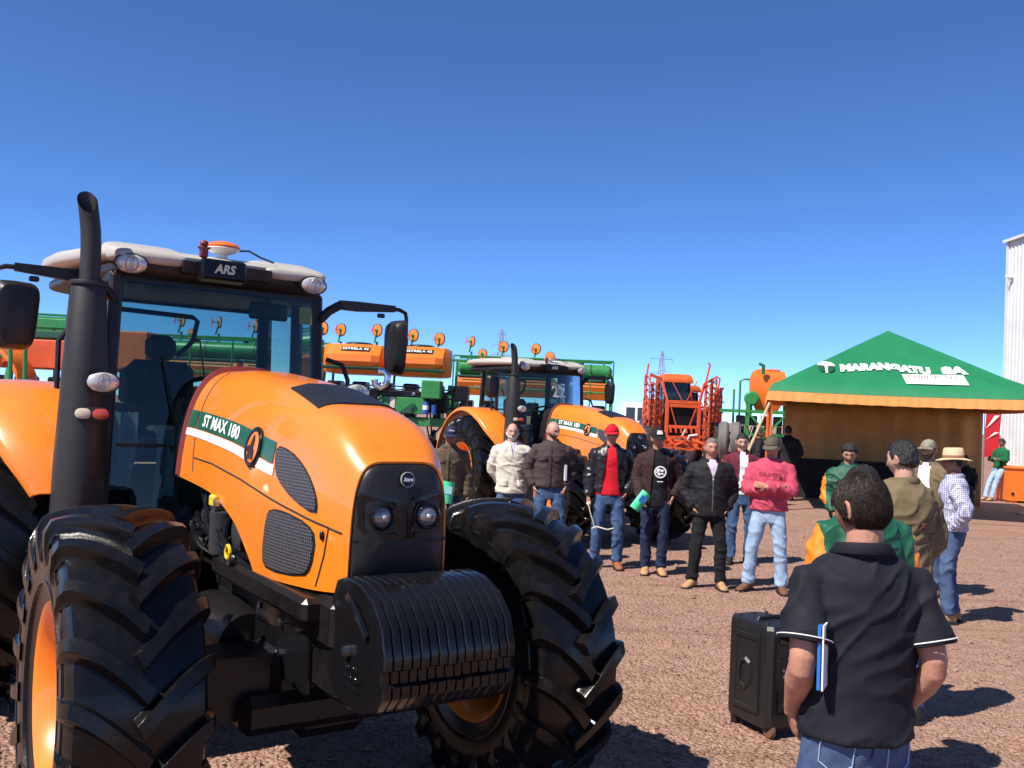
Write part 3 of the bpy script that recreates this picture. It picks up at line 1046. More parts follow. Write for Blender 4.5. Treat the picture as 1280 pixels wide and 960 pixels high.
    for sd in (-1, 1):
        rs.loft([srect(.17, 2.685, 2.71, -1.485, 32, 4), srect(.20, 2.665, 2.735, -1.50, 32, 4), srect(.225, 2.66, 2.765, -1.60, 32, 5), srect(.23, 2.68, 2.812, -1.8, 32, 5), srect(.2, 2.72, 2.833, -2.1, 32, 5), srect(.14, 2.79, 2.838, -2.3, 32, 5)], True, True, mtx=T(0, sd * .44, 0))
    rs.build('roof_shoulder', 'roof_cream', roof, smooth=50)
    rl = MB()
    rl.loft([srect(.46, 2.63, 2.685, -1.53), srect(.62, 2.585, 2.69, -1.57), srect(.70, 2.55, 2.69, -1.9), srect(.77, 2.56, 2.69, -2.4), srect(.79, 2.57, 2.69, -3.0), srect(.68, 2.62, 2.70, -3.28)], True, True)
    rl.build('headliner', 'black_plastic', root, smooth=50)
    vis = MB()
    vis.loft([[(x_, y, z) for x_, z in ((-1.47, 2.635), (-1.46, 2.70), (-1.60, 2.74), (-1.70, 2.60))] for y in (-.27, -.2, 0, .2, .27)], True, True)
    vis.build('roof_visor', 'black_plastic', roof)
    for sd in (-1, 1):
        light_oval('roof_light', roof, T(-1.50, sd * .555, 2.648) @ RZ(sd * .10) @ RY(.10), .088, .055)
    sg = MB()
    sg.box(.10, .27, .125, T(-1.43, -.05, 2.655) @ RY(-.12), .012)
    s0 = sg.build('roof_display', 'black_gloss', roof)
    vs, fs = text_mesh('ARS', .075, shear=.25, bold=.003)
    q = T(-1.43, -.05, 2.655) @ RY(-.12)
    lt = MB()
    lt.add([q @ Vector((.0525, x * .9, y)) for x, y, z in vs], fs)
    lt.build('display_lettering', 'lamp_grey', s0, smooth=0)
    gp_ = MB()
    gp_.lathe([(.02, 2.80), (.035, 2.835), (.03, 2.855), (.085, 2.875), (.105, 2.89), (.102, 2.90), (.001, 2.90)], 28, T(-1.62, .0, -.07))
    d0 = gp_.build('gps_dome', 'stripe_white', roof)
    gp_ = MB()
    gp_.lathe([(.104, 2.893), (.106, 2.905), (.09, 2.922), (.05, 2.935), (.001, 2.938)], 28, T(-1.62, .0, -.07))
    gp_.build('gps_cover', 'orange_worn', d0)
    cm = MB()
    cm.box(.035, .05, .07, (-1.49, -.15, 2.80), .008)
    cm.tube([(-1.49, -.15, 2.74), (-1.49, -.15, 2.79)], .01, 6)
    cm.ball(.022, .026, .022, T(-1.49, -.15, 2.85))
    cm.box(.03, .075, .012, (-1.49, -.15, 2.825), .003)
    cm.v = [(x, y, z - .03) for x, y, z in cm.v]
    cm.build('roof_sensor', 'red_dark', roof)
    wr = MB()
    wr.tube([(-1.60, .09, 2.82), (-1.57, .15, 2.825), (-1.55, .22, 2.79), (-1.53, .30, 2.765)], .006, 6)
    wr.build('antenna_cable', 'black_plastic', roof)
    # the roof sits back over the windscreen header
    for o_ in root.children:
        if o_.name.split('.')[0] in ('roof', 'headliner'):
            o_.location.x -= .27
            o_.location.y -= .015
    # mirrors
    for sd in (-1, 1):
        am = MB()
        y0 = sd * .64
        am.tube([(-1.86, y0, 2.44), (-1.85, y0 + sd * .05, 2.50), (-1.84, y0 + sd * .12, 2.545)], .030, 10)
        am.loft([[(-1.84 + a * .022, y0 + sd * (.12), 2.55 + b * .030) for a, b in ((-1, -1), (1, -1), (1, 1), (-1, 1))],
                 [(-1.83 + a * .022, y0 + sd * (.25), 2.55 + b * .033) for a, b in ((-1, -1), (1, -1), (1, 1), (-1, 1))],
                 [(-1.82 + a * .018, y0 + sd * (.52), 2.56 + b * .022) for a, b in ((-1, -1), (1, -1), (1, 1), (-1, 1))]], True, True)
        am.tube([(-1.82, y0 + sd * .50, 2.56), (-1.82, y0 + sd * .56, 2.558), (-1.82, y0 + sd * .605, 2.54), (-1.82, y0 + sd * .615, 2.50), (-1.82, y0 + sd * .615, 2.28)], .014, 8)
        am.box(.03, .05, .03, (-1.82, y0 + sd * .42, 2.505), .006)
        am.box(.05, .05, .07, (-1.81, y0 + sd * .60, 2.34), .01)
        a_ = am.build('mirror_arm', 'black_plastic', root)
        mr = MB()
        def mring(k, x_):
            o_ = []
            for i in range(24):
                a = 2 * math.pi * i / 24
                c_, s_ = math.cos(a), math.sin(a)
                yy = .115 * k * math.copysign(abs(c_) ** .45, c_)
                zz = .19 * k * math.copysign(abs(s_) ** .45, s_)
                o_.append((x_, yy * (1 + .12 * zz / .19), zz))
            return o_
        mr.loft([mring(.55, .055), mring(.85, .04), mring(.97, .01), mring(1.0, -.03), mring(.97, -.035)], True, True)
        mr.build('mirror', 'black_plastic', root, mtx=T(-1.80, y0 + sd * (.53 if sd > 0 else .50), 2.295) @ RZ(-1.6 if sd > 0 else .25))
    # handrail and left pillar lamp
    hr = MB()
    hr.tube([(-1.80, .70, 1.75), (-1.80, .80, 1.80), (-1.80, .83, 1.9), (-1.80, .83, 2.05), (-1.81, .79, 2.15), (-1.82, .68, 2.18)], .016, 8)
    hr.build('grab_rail', 'black_plastic', root)
    hr = MB()
    hr.tube([(-2.38, -.76, 1.5), (-2.38, -.83, 1.55), (-2.40, -.84, 2.2), (-2.41, -.78, 2.3), (-2.41, -.73, 2.3)], .016, 8)
    hr.build('grab_rail', 'black_plastic', root)
    light_oval('work_light', root, T(-1.70, .85, 1.97), .09, .055)
    lb = MB()
    lb.tube([(-1.8, .68, 1.9), (-1.78, .85, 1.9), (-1.76, .92, 1.95)], .014, 8)
    lb.build('lamp_bracket', 'black_plastic', root)
    # interior
    st = MB()
    st.box(.50, .50, .14, (-2.55, 0, 1.55), .05)
    st.box(.13, .46, .56, T(-2.84, 0, 1.86) @ RY(-.12), .06)
    st.box(.10, .21, .18, T(-2.89, 0, 2.23) @ RY(-.12), .05)
    st.box(.42, .40, .35, (-2.55, 0, 1.25), .04)
    for sd in (-1, 1):
        st.box(.35, .08, .07, (-2.6, sd * .30, 1.80), .03)
    st.v = [(x, y - .12, z) for x, y, z in st.v]
    s_ = st.build('seat', 'cab_dark', root)
    cv = MB()
    cv.box(.44, .46, .05, T(-2.5, 0, 1.655) @ RY(.04), .025)
    cv.loft([[(-2.27 + .04 * math.sin(i * 1.3 + k), -.26 + .52 * i / 14, z) for i in range(15)] for k, z in enumerate((1.68, 1.55, 1.42, 1.30, 1.18))], False, False)
    cv.loft([[(-2.2 + .05 * math.sin(i * 1.7 + k), -.60 + .20 * i / 8, z) for i in range(9)] for k, z in enumerate((1.78, 1.6, 1.45, 1.30))], False, False)
    cv.build('plastic_wrap', 'clear_plastic', s_)
    sw = MB()
    q = T(-2.12, 0, 1.93) @ RY(-.45)
    sw.tube([q @ Vector((.20 * math.cos(a * math.pi / 14), .20 * math.sin(a * math.pi / 14), 0)) for a in range(29)], .016, 8)
    for a in (0, 2.1, 4.2):
        sw.bar(q @ Vector((0, 0, -.02)), q @ Vector((.2 * math.cos(a), .2 * math.sin(a), 0)), .03, .012)
    sw.tube([q @ Vector((0, 0, 0)), (-2.02, 0, 1.6), (-1.98, 0, 1.1)], .045, 10)
    sw.build('steering_wheel', 'cab_dark', root)
    cs = MB()
    cs.loft([[(x_, y, z) for x_, z in ((-1.95, 1.05), (-1.80, 1.05), (-1.84, 1.80), (-2.05, 1.88), (-2.10, 1.80))] for y in (-.2, .2)], True, True)
    cs.box(.7, .22, .5, (-2.6, -.50, 1.32), .04)
    cs.box(.10, .16, .22, T(-2.25, -.42, 1.95), .02)
    cs.build('console', 'cab_dark', root)
    tb_ = MB()
    tb_.box(.14, .12, .14, (-1.98, -.42, 1.15), .015)
    tb_.build('tool_box', 'orange_worn', root)
    rb_ = MB()
    rb_.tube([(-3.0, -.62, 2.42), (-3.0, -.50, 2.49), (-3.0, .12, 2.475), (-3.0, .155, 2.45), (-3.0, .13, 2.30), (-3.0, .02, 2.18)], .018, 8)
    rb_.build('rear_bar', 'black_plastic', root)
    im = MB()
    im.box(.03, .26, .11, (-1.98, .33, 2.47), .02)
    im.tube([(-1.98, .33, 2.5), (-1.95, .30, 2.58)], .01, 6)
    im.build('interior_mirror', 'black_plastic', root)
    sk = MB()
    sk.add([(-1.868, .50, 2.40), (-1.862, .585, 2.40), (-1.872, .58, 2.51), (-1.878, .50, 2.51)], [(0, 1, 2, 3)])
    sk.build('window_sticker', 'yellow_plastic', root, smooth=0)
    # ---- rear fenders
    for sd in (-1, 1):
        fm = MB()
        rings = []
        for i in range(26):
            a = R(-92 + i * (92 + 66) / 25)
            rr = 1.035
            u0, z0 = -2.68, .90
            def pt(r, y):
                return (u0 + r * math.sin(a), sd * y, z0 + r * math.cos(a))
            yi = .70
            yo = interp(math.degrees(a), [-92, 15, 45, 66], [1.26, 1.26, 1.20, 1.02])
            rings.append([pt(rr + .0, yi), pt(rr + .015, yi + .06), pt(rr + .02, (yi + yo) / 2), pt(rr + .012, yo - .04), pt(rr - .015, yo - .006), pt(rr - .05, yo), pt(rr - .05, yo - .012), pt(rr - .022, yo - .022), pt(rr - .004, yo - .05), pt(rr, (yi + yo) / 2), pt(rr - .006, yi + .06), pt(rr - .03, yi)])
        fm.loft(rings, True, True)
        fm.build('rear_fender', 'orange_paint', root, smooth=60)
        fs_ = MB()
        fs_.box(.75, .07, .95, (-2.55, sd * .70, 1.35), .03)
        fs_.build('fender_inner', 'black_plastic', root)
        stp = MB()
        for k in range(3):
            stp.box(.34, .24, .035, (-1.92, sd * .82, .45 + .25 * k), .008)
        for du in (-.17, .17):
            stp.bar((-1.92 + du, sd * .90, .42), (-1.92 + du, sd * .74, 1.1), .03, .02)
        stp.build('cab_steps', 'black_metal', root)
    for sd in (-1, 1):
        tk = MB()
        tk.box(1.15, .42, .66, (-1.55, sd * .50, .84), .07)
        tk.build('fuel_tank', 'black_plastic', root)
    ub = MB()
    ub.box(.75, .44, .5, (-.62, 0, .72), .06)
    ub.box(.5, .36, .30, (-.15, 0, .58), .05)
    ub.box(.34, .9, .16, (.05, 0, .60), .04)
    ub.lathe([(.02, -.3), (.13, -.3), (.16, 0), (.13, .3), (.02, .3)], 18, T(-.5, -.30, .80) @ RY(math.pi / 2))
    ub.lathe([(.02, -.3), (.13, -.3), (.16, 0), (.13, .3), (.02, .3)], 18, T(-.5, .30, .80) @ RY(math.pi / 2))
    ub.build('gear_housing', 'black_metal', root)
    return root

tractor = build_tractor('large orange tractor with black front weights, its hood open to full view beside the speaker box')
tractor["label"] = 'big orange tractor with stacked black front weights and nothing standing before its nose'
tractor.location = (-.772, 4.165, 0)
tractor.rotation_euler = (0, 0, R(34.1 - 90))
tractor_far = copy_tree(tractor)
tractor_far["label"] = 'orange tractor half hidden behind the men in jackets, the number 22 on its windshield'
tractor_far.location = (1.56, 13.95, 0)
tractor_far.rotation_euler = (0, 0, R(29 - 90))
vs, fs = text_mesh('22', .26, shear=-.2, bold=.006)
lt = MB()
lt.add([Vector((-1.77, .12 + x, 2.26 + y)) for x, y, z in vs], fs)
lt.build('windshield_number', 'white_print', tractor_far, smooth=0)
# ------------------------------------------------------------------ people
for nm, c in dict(skin_light=(.50, .27, .19), skin_tan=(.38, .19, .125), skin_warm=(.43, .205, .13), skin_dark=(.24, .115, .075)).items():
    mat(nm, c, 0.52, var=0.14, vscale=18, spec=0.35, bump=.12, bscale=120)
def cloth(name, c, rough=0.85, var=0.14, col2=None, vs=7, bump=.25, spec=0.25):
    return mat(name, c, rough, var=var, vscale=vs, bump=bump, bscale=240, col2=col2, spec=spec)
cloth('olive_cloth', (.092, .066, .042))
cloth('cream_cloth', (.62, .56, .46))
cloth('brown_cloth', (.060, .040, .040))
cloth('leather_black', (.014, .013, .014), 0.35, bump=.1, spec=.5)
cloth('red_shirt', (.62, .012, .022))
cloth('coat_brown', (.040, .018, .018))
cloth('tee_black', (.008, .008, .010))
cloth('jacket_black', (.013, .012, .014), 0.7)
cloth('maroon_cloth', (.115, .016, .028))
cloth('pink_knit', (.50, .065, .105), var=.2)
cloth('pink_print', (.30, .035, .06))
cloth('white_cloth', (.74, .73, .72))
cloth('lilac_cloth', (.52, .44, .52))
cloth('green_jacket', (.008, .085, .042), 0.5, spec=.4)
cloth('orange_jacket', (.80, .22, .012), 0.5, spec=.4)
cloth('polo_navy', (.011, .011, .017), 0.8, var=.2, bump=.15)
cloth('khaki_coat', (.165, .120, .062))
cloth('green_sweater', (.010, .10, .035))
cloth('jeans_blue', (.050, .095, .20), var=.45, vs=5)
cloth('jeans_dark', (.016, .024, .060), var=.35, vs=5)
cloth('jeans_light', (.40, .52, .66), var=.0, col2=(.20, .30, .46), vs=5)
cloth('jeans_mid', (.030, .055, .125), var=.0, col2=(.085, .135, .24), vs=4)
cloth('trousers_black', (.010, .010, .011))
cloth('boot_tan', (.42, .24, .11), .7)
cloth('boot_brown', (.15, .07, .04), .6)
cloth('boot_orange', (.26, .095, .04), .6)
cloth('shoe_dark', (.02, .018, .017), .6)
cloth('cap_navy', (.020, .024, .060))
cloth('cap_red', (.55, .010, .018))
cloth('cap_black', (.012, .011, .012))
cloth('cap_olive', (.10, .085, .055))
cloth('cap_camo', (.38, .33, .24), col2=(.10, .085, .055), vs=24)
cloth('straw', (.62, .47, .27), .8, var=.18, vs=40)
cloth('hatband', (.30, .12, .08))
mat('hair_black', (.010, .008, .007), .38, var=.5, vscale=30, bump=.6, bscale=140)
mat('hair_brown', (.020, .012, .008), .48, spec=.3, var=.4, vscale=30, bump=.15, bscale=140)
mat('hair_grey', (.16, .14, .125), .6, var=.4, vscale=40, bump=.5, bscale=140)
mat('hair_stubble', (.10, .065, .05), .8, var=.3, vscale=60)
mat('beard_white', (.62, .58, .54), .8, var=.3, vscale=60, bump=.5, bscale=140)
mat('eye_dark', (.012, .009, .008), .2)
mat('lip_dark', (.20, .07, .06), .6)
mat('sunglass', (.006, .006, .008), .08)
mat('paper_green', (.06, .62, .30), .45, var=.0)
mat('paper_cyan', (.35, .72, .72), .45)
mat('paper_white', (.80, .80, .80), .6)
mat('folder_blue', (.02, .16, .50), .4)
mat('leather_patch', (.10, .03, .02), .6)

def plaid_mat():
    m = mat('plaid_cloth', (.5, .5, .6), .85, spec=.2)
    n, l = m.node_tree.nodes, m.node_tree.links
    tc = n["Texture Coordinate"]
    outs = []
    for ax in ('X', 'Z', 'Y'):
        wv = n.new("ShaderNodeTexWave")
        wv.bands_direction = ax
        wv.inputs["Scale"].default_value = 18
        wv.inputs["Distortion"].default_value = .6
        l.new(tc.outputs["Object"], wv.inputs["Vector"])
        outs.append(wv.outputs["Fac"])
    a = n.new("ShaderNodeMath"); a.operation = 'ADD'
    l.new(outs[0], a.inputs[0]); l.new(outs[1], a.inputs[1])
    b = n.new("ShaderNodeMath"); b.operation = 'ADD'
    l.new(a.outputs[0], b.inputs[0]); l.new(outs[2], b.inputs[1])
    r = n.new("ShaderNodeMapRange")
    r.inputs["From Min"].default_value = .7; r.inputs["From Max"].default_value = 2.2
    l.new(b.outputs[0], r.inputs["Value"])
    mx = n.new("ShaderNodeMix"); mx.data_type = 'RGBA'
    mx.inputs["A"].default_value = (.10, .11, .24, 1)
    mx.inputs["B"].default_value = (.60, .58, .66, 1)
    l.new(r.outputs["Result"], mx.inputs["Factor"])
    l.new(mx.outputs["Result"], n["Principled BSDF"].inputs["Base Color"])
plaid_mat()

def remesh(mb, voxel, it=2):
    me = bpy.data.meshes.new('tmp')
    me.from_pydata(mb.v, [], mb.f)
    bm = bmesh.new(); bm.from_mesh(me)
    bmesh.ops.recalc_face_normals(bm, faces=bm.faces)
    bm.to_mesh(me); bm.free()
    ob = bpy.data.objects.new('tmp', me)
    COL.objects.link(ob)
    md = ob.modifiers.new('r', 'REMESH')
    md.mode = 'VOXEL'
    md.voxel_size = voxel
    dg = bpy.context.evaluated_depsgraph_get()
    out = bpy.data.meshes.new_from_object(ob.evaluated_get(dg))
    bpy.data.objects.remove(ob)
    bpy.data.meshes.remove(me)
    if it:
        bm = bmesh.new(); bm.from_mesh(out)
        for _ in range(it):
            bmesh.ops.smooth_vert(bm, verts=bm.verts, factor=.5, use_axis_x=True, use_axis_y=True, use_axis_z=True)
        bm.to_mesh(out); bm.free()
    return out

def wrinkle(me, amp, fx=7, fz=13, seed=0, spots=()):
    """cloth folds: ridged noise pushed along the normals, stronger near the given joints"""
    n = len(me.vertices)
    co = np.empty(n * 3); me.vertices.foreach_get('co', co); co = co.reshape(-1, 3)
    no = np.empty(n * 3); me.vertices.foreach_get('normal', no); no = no.reshape(-1, 3)
    sp = [(Vector(p), r) for p, r in spots]
    d = np.zeros(n)
    for i in range(n):
        x, y, z = co[i]
        wq = .5 * noise.noise(Vector((x * 4, y * 4 + seed, z * 4)))
        a = 1 - min(1, 2.3 * abs(noise.noise(Vector((x * fx + seed + wq, y * fx, z * fz + x * 5 + 2 * wq)))))
        a = a * a
        b = noise.noise(Vector((x * 3 * fx, y * 3 * fx + seed, z * 2.2 * fz)))
        k = 1.0
        for p, r in sp:
            q = ((x - p.x) ** 2 + (y - p.y) ** 2 + (z - p.z) ** 2) / (r * r)
            if q < 4: k += 1.6 * math.exp(-q)
        d[i] = amp * k * (.95 * a - .3 + .3 * b)
    co = co + no * d[:, None]
    me.vertices.foreach_set('co', co.ravel())
    me.update()

HA, HBk, HC = .077, .097, .120
def head_point(az, el, off=0.0, detail=True):
    x, y, z = math.sin(az) * math.cos(el), -math.cos(az) * math.cos(el), math.sin(el)
    r = 1 / math.sqrt((x / HA) ** 2 + (y / HBk) ** 2 + (z / HC) ** 2) + off
    x, y, z = x * r, y * r, z * r
    k = min(1, max(0, (-z - .015) / .105))
    k = k * k * (3 - 2 * k)
    x *= 1 - .34 * k
    if y > 0: y *= 1 - .42 * k
    else: y *= 1 - .06 * k
    if z > .05: 
        y += .006 * (z - .05) / .07
    if detail and y < 0:
        e = math.exp
        y += .010 * e(-((abs(x) - .032) / .016) ** 2 - ((z - .010) / .013) ** 2)
        y -= .005 * e(-((z - .031) / .010) ** 2 - (x / .05) ** 4)
        g = e(-((z + .030) / .016) ** 2) if z < -.030 else e(-((z + .030) / .032) ** 2)
        y -= .027 * e(-(x / (.012 if z > -.02 else .016)) ** 2) * g
        y -= .007 * e(-(x / .022) ** 2 - ((z + .066) / .010) ** 2)
        y -= .009 * e(-(x / .024) ** 2 - ((z + .105) / .014) ** 2)
        x *= 1 + .05 * e(-((z + .01) / .03) ** 2)
    return Vector((x, y, z))

def head_grid(fn, nu=48, nv=36):
    m = MB()
    rings = []
    for j in range(1, nv):
        el = -math.pi / 2 + math.pi * j / nv
        rings.append([fn(-math.pi + 2 * math.pi * i / nu, el) for i in range(nu)])
    m.loft(rings, True, True)
    return m

def sstep(a, b, x):
    t = min(1, max(0, (x - a) / (b - a)))
    return t * t * (3 - 2 * t)

def hair_field(style):
    def f(az, el):
        d = abs(math.degrees(az)); e = math.degrees(el)
        front = interp(d, [0, 35, 55, 70, 84, 100, 112, 180], [36, 38, 32, 12, -8, -6, -26, -34])
        front += 3.5 * noise.noise(Vector((az * 5.0, 2.0, 1.0)))
        ear = 1 - .9 * math.exp(-((d - 97) / 13) ** 2 - ((e + 4) / 15) ** 2)
        if style == 'bald':
            low = interp(d, [0, 70, 85, 110, 180], [60, 60, -2, -26, -32])
            hi = interp(d, [0, 70, 90, 130, 180], [30, 30, 30, 24, 18])
            return min(sstep(low - 3, low + 6, e), 1 - sstep(hi - 5, hi + 10, e))
        if style == 'short':
            return sstep(front, front + 12, e) * ear
        if style == 'full':
            return sstep(front - 6, front + 6, e) * ear
        if style == 'beard':
            if d > 80: return 0
            top = interp(d, [0, 18, 30, 55, 80], [-34, -24, -26, -16, 4])
            mouth = 1 if not (d < 8 and -35 < e < -30) else .5
            return sstep(top + 4, top - 6, e) * mouth
        return 0
    return f

def person(label, loc, rz=0.0, h=1.75, g=1.0, skin='skin_tan', top=None, legs='jeans_blue', shoes='boot_brown', arms=None, feet=None, head=None, lean=(0, 0), vox=.010, group=None, seated=False):
    """builds one figure facing -Y of its own frame; returns root"""
    s = h / 1.75
    root = empty('person', loc, rz, label, 'person', group)
    top = top or {}
    head = head or {}
    arms = arms or {}
    sh = {}
    lx, ly = lean
    def L(p):          # lean of the upper body about the hips
        p = Vector(p)
        k = max(0, p.z - .92)
        return Vector((p.x + lx * k, p.y + ly * k, p.z - .5 * k * (lx * lx + ly * ly)))
    SHX = .178 * (0.55 + .45 * g)
    for sd in (-1, 1):
        sh[sd] = L((sd * SHX, .01, 1.382))
    # default poses, offsets in metres for a 1.75 m figure
    P = dict(hang=((.245, .03, 1.13), (.265, -.04, .89), (0.05, -.15, -1)), pocket=((.285, .08, 1.14), (.200, -.045, .955), (-.30, .10, -1)), back=((.255, .10, 1.14), (.10, .15, .96), (-1, .2, -.4)),
             hips=((.33, .10, 1.16), (.20, .02, .99), (-.6, -.4, -.6)), low=((.235, .02, 1.13), (.19, -.15, .94), (-.2, -.5, -.8)), cross=((.245, -.06, 1.14), (-.03, -.20, 1.165), (-1, .05, .15)),
             fwd=((.22, .0, 1.15), (.16, -.22, 1.15), (-.25, -1, .3)), face=((.23, -.06, 1.14), (.10, -.20, 1.32), (-.5, -.4, .8)), fpocket=((.226, .085, 1.125), (.192, -.075, .935), (-.3, -.4, -1)))
    A = {}
    for sd in (-1, 1):
        a = arms.get(sd, 'hang')
        if isinstance(a, str): a = P[a]
        el, wr, hd = a
        f = lambda p: L((sd * p[0], p[1], p[2]))
        d = Vector((sd * hd[0], hd[1], hd[2])).normalized()
        A[sd] = (sh[sd], f(el), f(wr), d)
    if arms.get(1) == 'cross':
        e, w_, d = A[1][1], A[1][2], A[1][3]
        A[1] = (sh[1], e, w_ + Vector((0, -.035, .03)), d)
    ft = feet or {}
    FT, KN, HP = {}, {}, {}
    for sd in (-1, 1):
        fx, fy = ft.get(sd, (sd * .12, 0))[:2]
        HP[sd] = Vector((sd * .088, .0, .90))
        FT[sd] = Vector((fx, fy, .075))
        KN[sd] = (HP[sd] + FT[sd]) / 2 + Vector((sd * .012, -.035, .03))
        if seated:
            HP[sd] = Vector((sd * .10, .05, .50)); KN[sd] = Vector((sd * .14, -.42, .50)); FT[sd] = Vector((sd * .14, -.42, .075))
    S = SCL(s, s, s)
    zs = -.42 if seated else 0
    def tz(p): return Vector((p[0], p[1], p[2] + zs))
    # ---- body (skin)
    hp, hy, hr = head.get('pitch', 0.0), head.get('yaw', 0.0), head.get('roll', 0.0)
    HM = T(*tz(L((0, -.012, 1.628)))) @ RZ(hy) @ RX(hp) @ RY(hr) @ SCL(.97, .97, .97)
    b = MB()
    hg = head_grid(lambda a, e: head_point(a, e))
    b.add(hg.v, hg.f, HM)
    for sd in (-1, 1):
        q = HM @ T(sd * .078, .012, -.004) @ RZ(sd * -.35) @ RY(sd * .12)
        b.ball(.010, .021, .033, q, 10, 7)
        b.ball(.013, .012, .012, HM @ T(sd * .074, .008, -.022), 8, 6)
        b.tube([q @ Vector((sd * .004, .019 * math.cos(t), .031 * math.sin(t))) for t in [-1.2 + i * .35 for i in range(11)]], .0065, 6)
    nk = L((0, .008, 1.44))
    b.tube([tz(L((0, .012, 1.38))), tz(L((0, .010, 1.48))), HM @ Vector((0, .018, -.05)), HM @ Vector((0, .012, .0))], [.075 * g, .060 * (.6 + .4 * g), .055 * (.6 + .4 * g), .05], 16)
    trz = [(.90, .125, .085), (1.0, .12, .08), (1.15, .115, .075), (1.3, .125, .08), (1.40, .12, .07), (1.45, .06, .05)]
    b.loft([[tz(L((rx * math.cos(t), ry * math.sin(t), z))) for t in [2 * math.pi * i / 16 for i in range(16)]] for z, rx, ry in trz], True, True)
    for sd in (-1, 1):
        a0, a1, a2, d = [tz(p) if i < 3 else p for i, p in enumerate(A[sd])]
        ga = .5 + .5 * g
        m1 = a0.lerp(a1, .55)
        bare = top.get('sleeve', 'long') == 'short'
        kk = 1.0 if bare else .78
        f1 = a1.lerp(a2, .35)
        b.tube([a0 * .97 + tz((0, 0, 1.3)) * .03, m1, a1.lerp(a0, .08), a1.lerp(a2, .08), f1, a1.lerp(a2, .75), a2, a2 + d * .02],
               [.05 * ga * kk, .052 * ga * kk, .043 * ga * kk, .043 * ga * kk, .046 * ga * kk, .034 * ga, .028, (.018, .030)], 14)
        b.tube([tz(HP[sd]), KN[sd], FT[sd]], [.06, .045, .035], 10)
        # hand: palm and five fingers
        curl = head.get('curl', .55)
        pn = Vector((-sd, 0, 0)) - d * d.dot(Vector((-sd, 0, 0)))
        if pn.length < .2: pn = Vector((0, 1, 0)) - d * d.dot(Vector((0, 1, 0)))
        pn.normalize()
        wv = d.cross(pn).normalized()
        if wv.y > 0: wv = -wv           # towards the thumb (front of the body)
        w0 = a2 + d * .012
        b.loft([[w0 + d * t_ + wv * (wx * math.cos(q)) + pn * (th * math.sin(q)) for q in [2 * math.pi * i / 10 for i in range(10)]] for t_, wx, th in ((0, .026, .018), (.03, .036, .017), (.065, .041, .015), (.088, .038, .012))], True, True)
        for k_, (off, ln) in enumerate(((.029, .070), (.010, .078), (-.010, .073), (-.028, .058))):
            p0 = w0 + d * .082 + wv * off
            dd = d.copy(); pts = [p0]
            for sg_ in range(3):
                dd = (dd + pn * curl * (.55 + .12 * k_)).normalized()
                pts.append(pts[-1] + dd * ln * (.45, .32, .25)[sg_])
            b.tube([w0 + d * .05 + wv * off * .9] + pts, [.0085, .0092, .0088, .0082, .007], 8)
        tb = w0 + d * .022 + wv * .030
        t1 = tb + (d * .6 + wv * .7 + pn * .3).normalized() * .036
        t2 = t1 + (d * .85 + wv * .15 + pn * .45).normalized() * .030
        t3 = t2 + (d * .9 + pn * .5).normalized() * .024
        b.tube([w0 + d * .015 + wv * .012, tb, t1, t2, t3], [.012, .0125, .011, .010, .008], 8)
    b.v = [tuple(Vector(p) * s) for p in b.v]
    bm_ = remesh(b, vox * (.8 if vox < .012 else 1), 1)
    body = link_mesh('body', bm_, skin, root, 180)
    # ---- face
    HS = S @ HM
    ey = MB()
    for sd in (-1, 1):
        c_ = head_point(sd * .345, .10, .0)
        ey.ball(.0135, .006, .0065, HS @ T(sd * .031, c_.y - .001, .010), 10, 6)
    if head.get('glasses'):
        gl = MB()
        for sd in (-1, 1):
            gl.ball(.026, .006, .019, HS @ T(sd * .034, -.102, .010), 14, 7)
            gl.tube([HS @ Vector((sd * .058, -.094, .016)), HS @ Vector((sd * .076, -.03, .016)), HS @ Vector((sd * .078, .01, .012))], .003 * s, 5)
        gl.tube([HS @ Vector((-.012, -.106, .014)), HS @ Vector((.012, -.106, .014))], .003 * s, 5)
        gl.build('sunglasses', head['glasses'], root)
    ey.build('eyes', 'eye_dark', body)
    eb = MB()
    for sd in (-1, 1):
        eb.tube([HS @ (head_point(sd * a_, .30 + .05 * math.sin((a_ - .12) * 4.5), .0015)) for a_ in (.14, .26, .40, .54)], [.003 * s, .0042 * s, .0036 * s, .002 * s], 6)
    eb.build('eyebrows', head.get('hair', ('short', 'hair_black'))[1] if head.get('hair') else 'hair_black', body)
    mo = MB()
    mo.tube([HS @ (head_point(a_, -.565 - .03 * abs(a_), .0015)) for a_ in (-.25, -.12, 0, .12, .25)], [.0015 * s, .0035 * s, .004 * s, .0035 * s, .0015 * s], 6)
    mo.build('mouth', 'lip_dark', body)
    # ---- hair, beard, cap
    if head.get('hair'):
        st_, hm_ = head['hair']
        th = head.get('thick', .014)
        ff = hair_field(st_)
        rnd_off = random.random() * 50
        hi = vox < .008
        def hpt(a, e):
            k = ff(a, e)
            nzv = noise.noise(Vector((math.sin(a) * 5 + rnd_off, math.cos(a) * 5, e * 4))) + (.15 if hi else .6) * noise.noise(Vector((a * 14, e * 3 + rnd_off, 3)))
            return head_point(a, e, -.010 + k * (.010 + th * (1 + (.45 if hi else .75) * nzv) + (0 if hi else .004 * noise.noise(Vector((a * 22, e * 16, rnd_off))))), detail=False)
        hm2 = head_grid(hpt, 96 if hi else 56, 64 if hi else 40)
        hm2.v = [tuple(HS @ Vector(p)) for p in hm2.v]
        hair = hm2.build('hair', hm_, root, smooth=180)
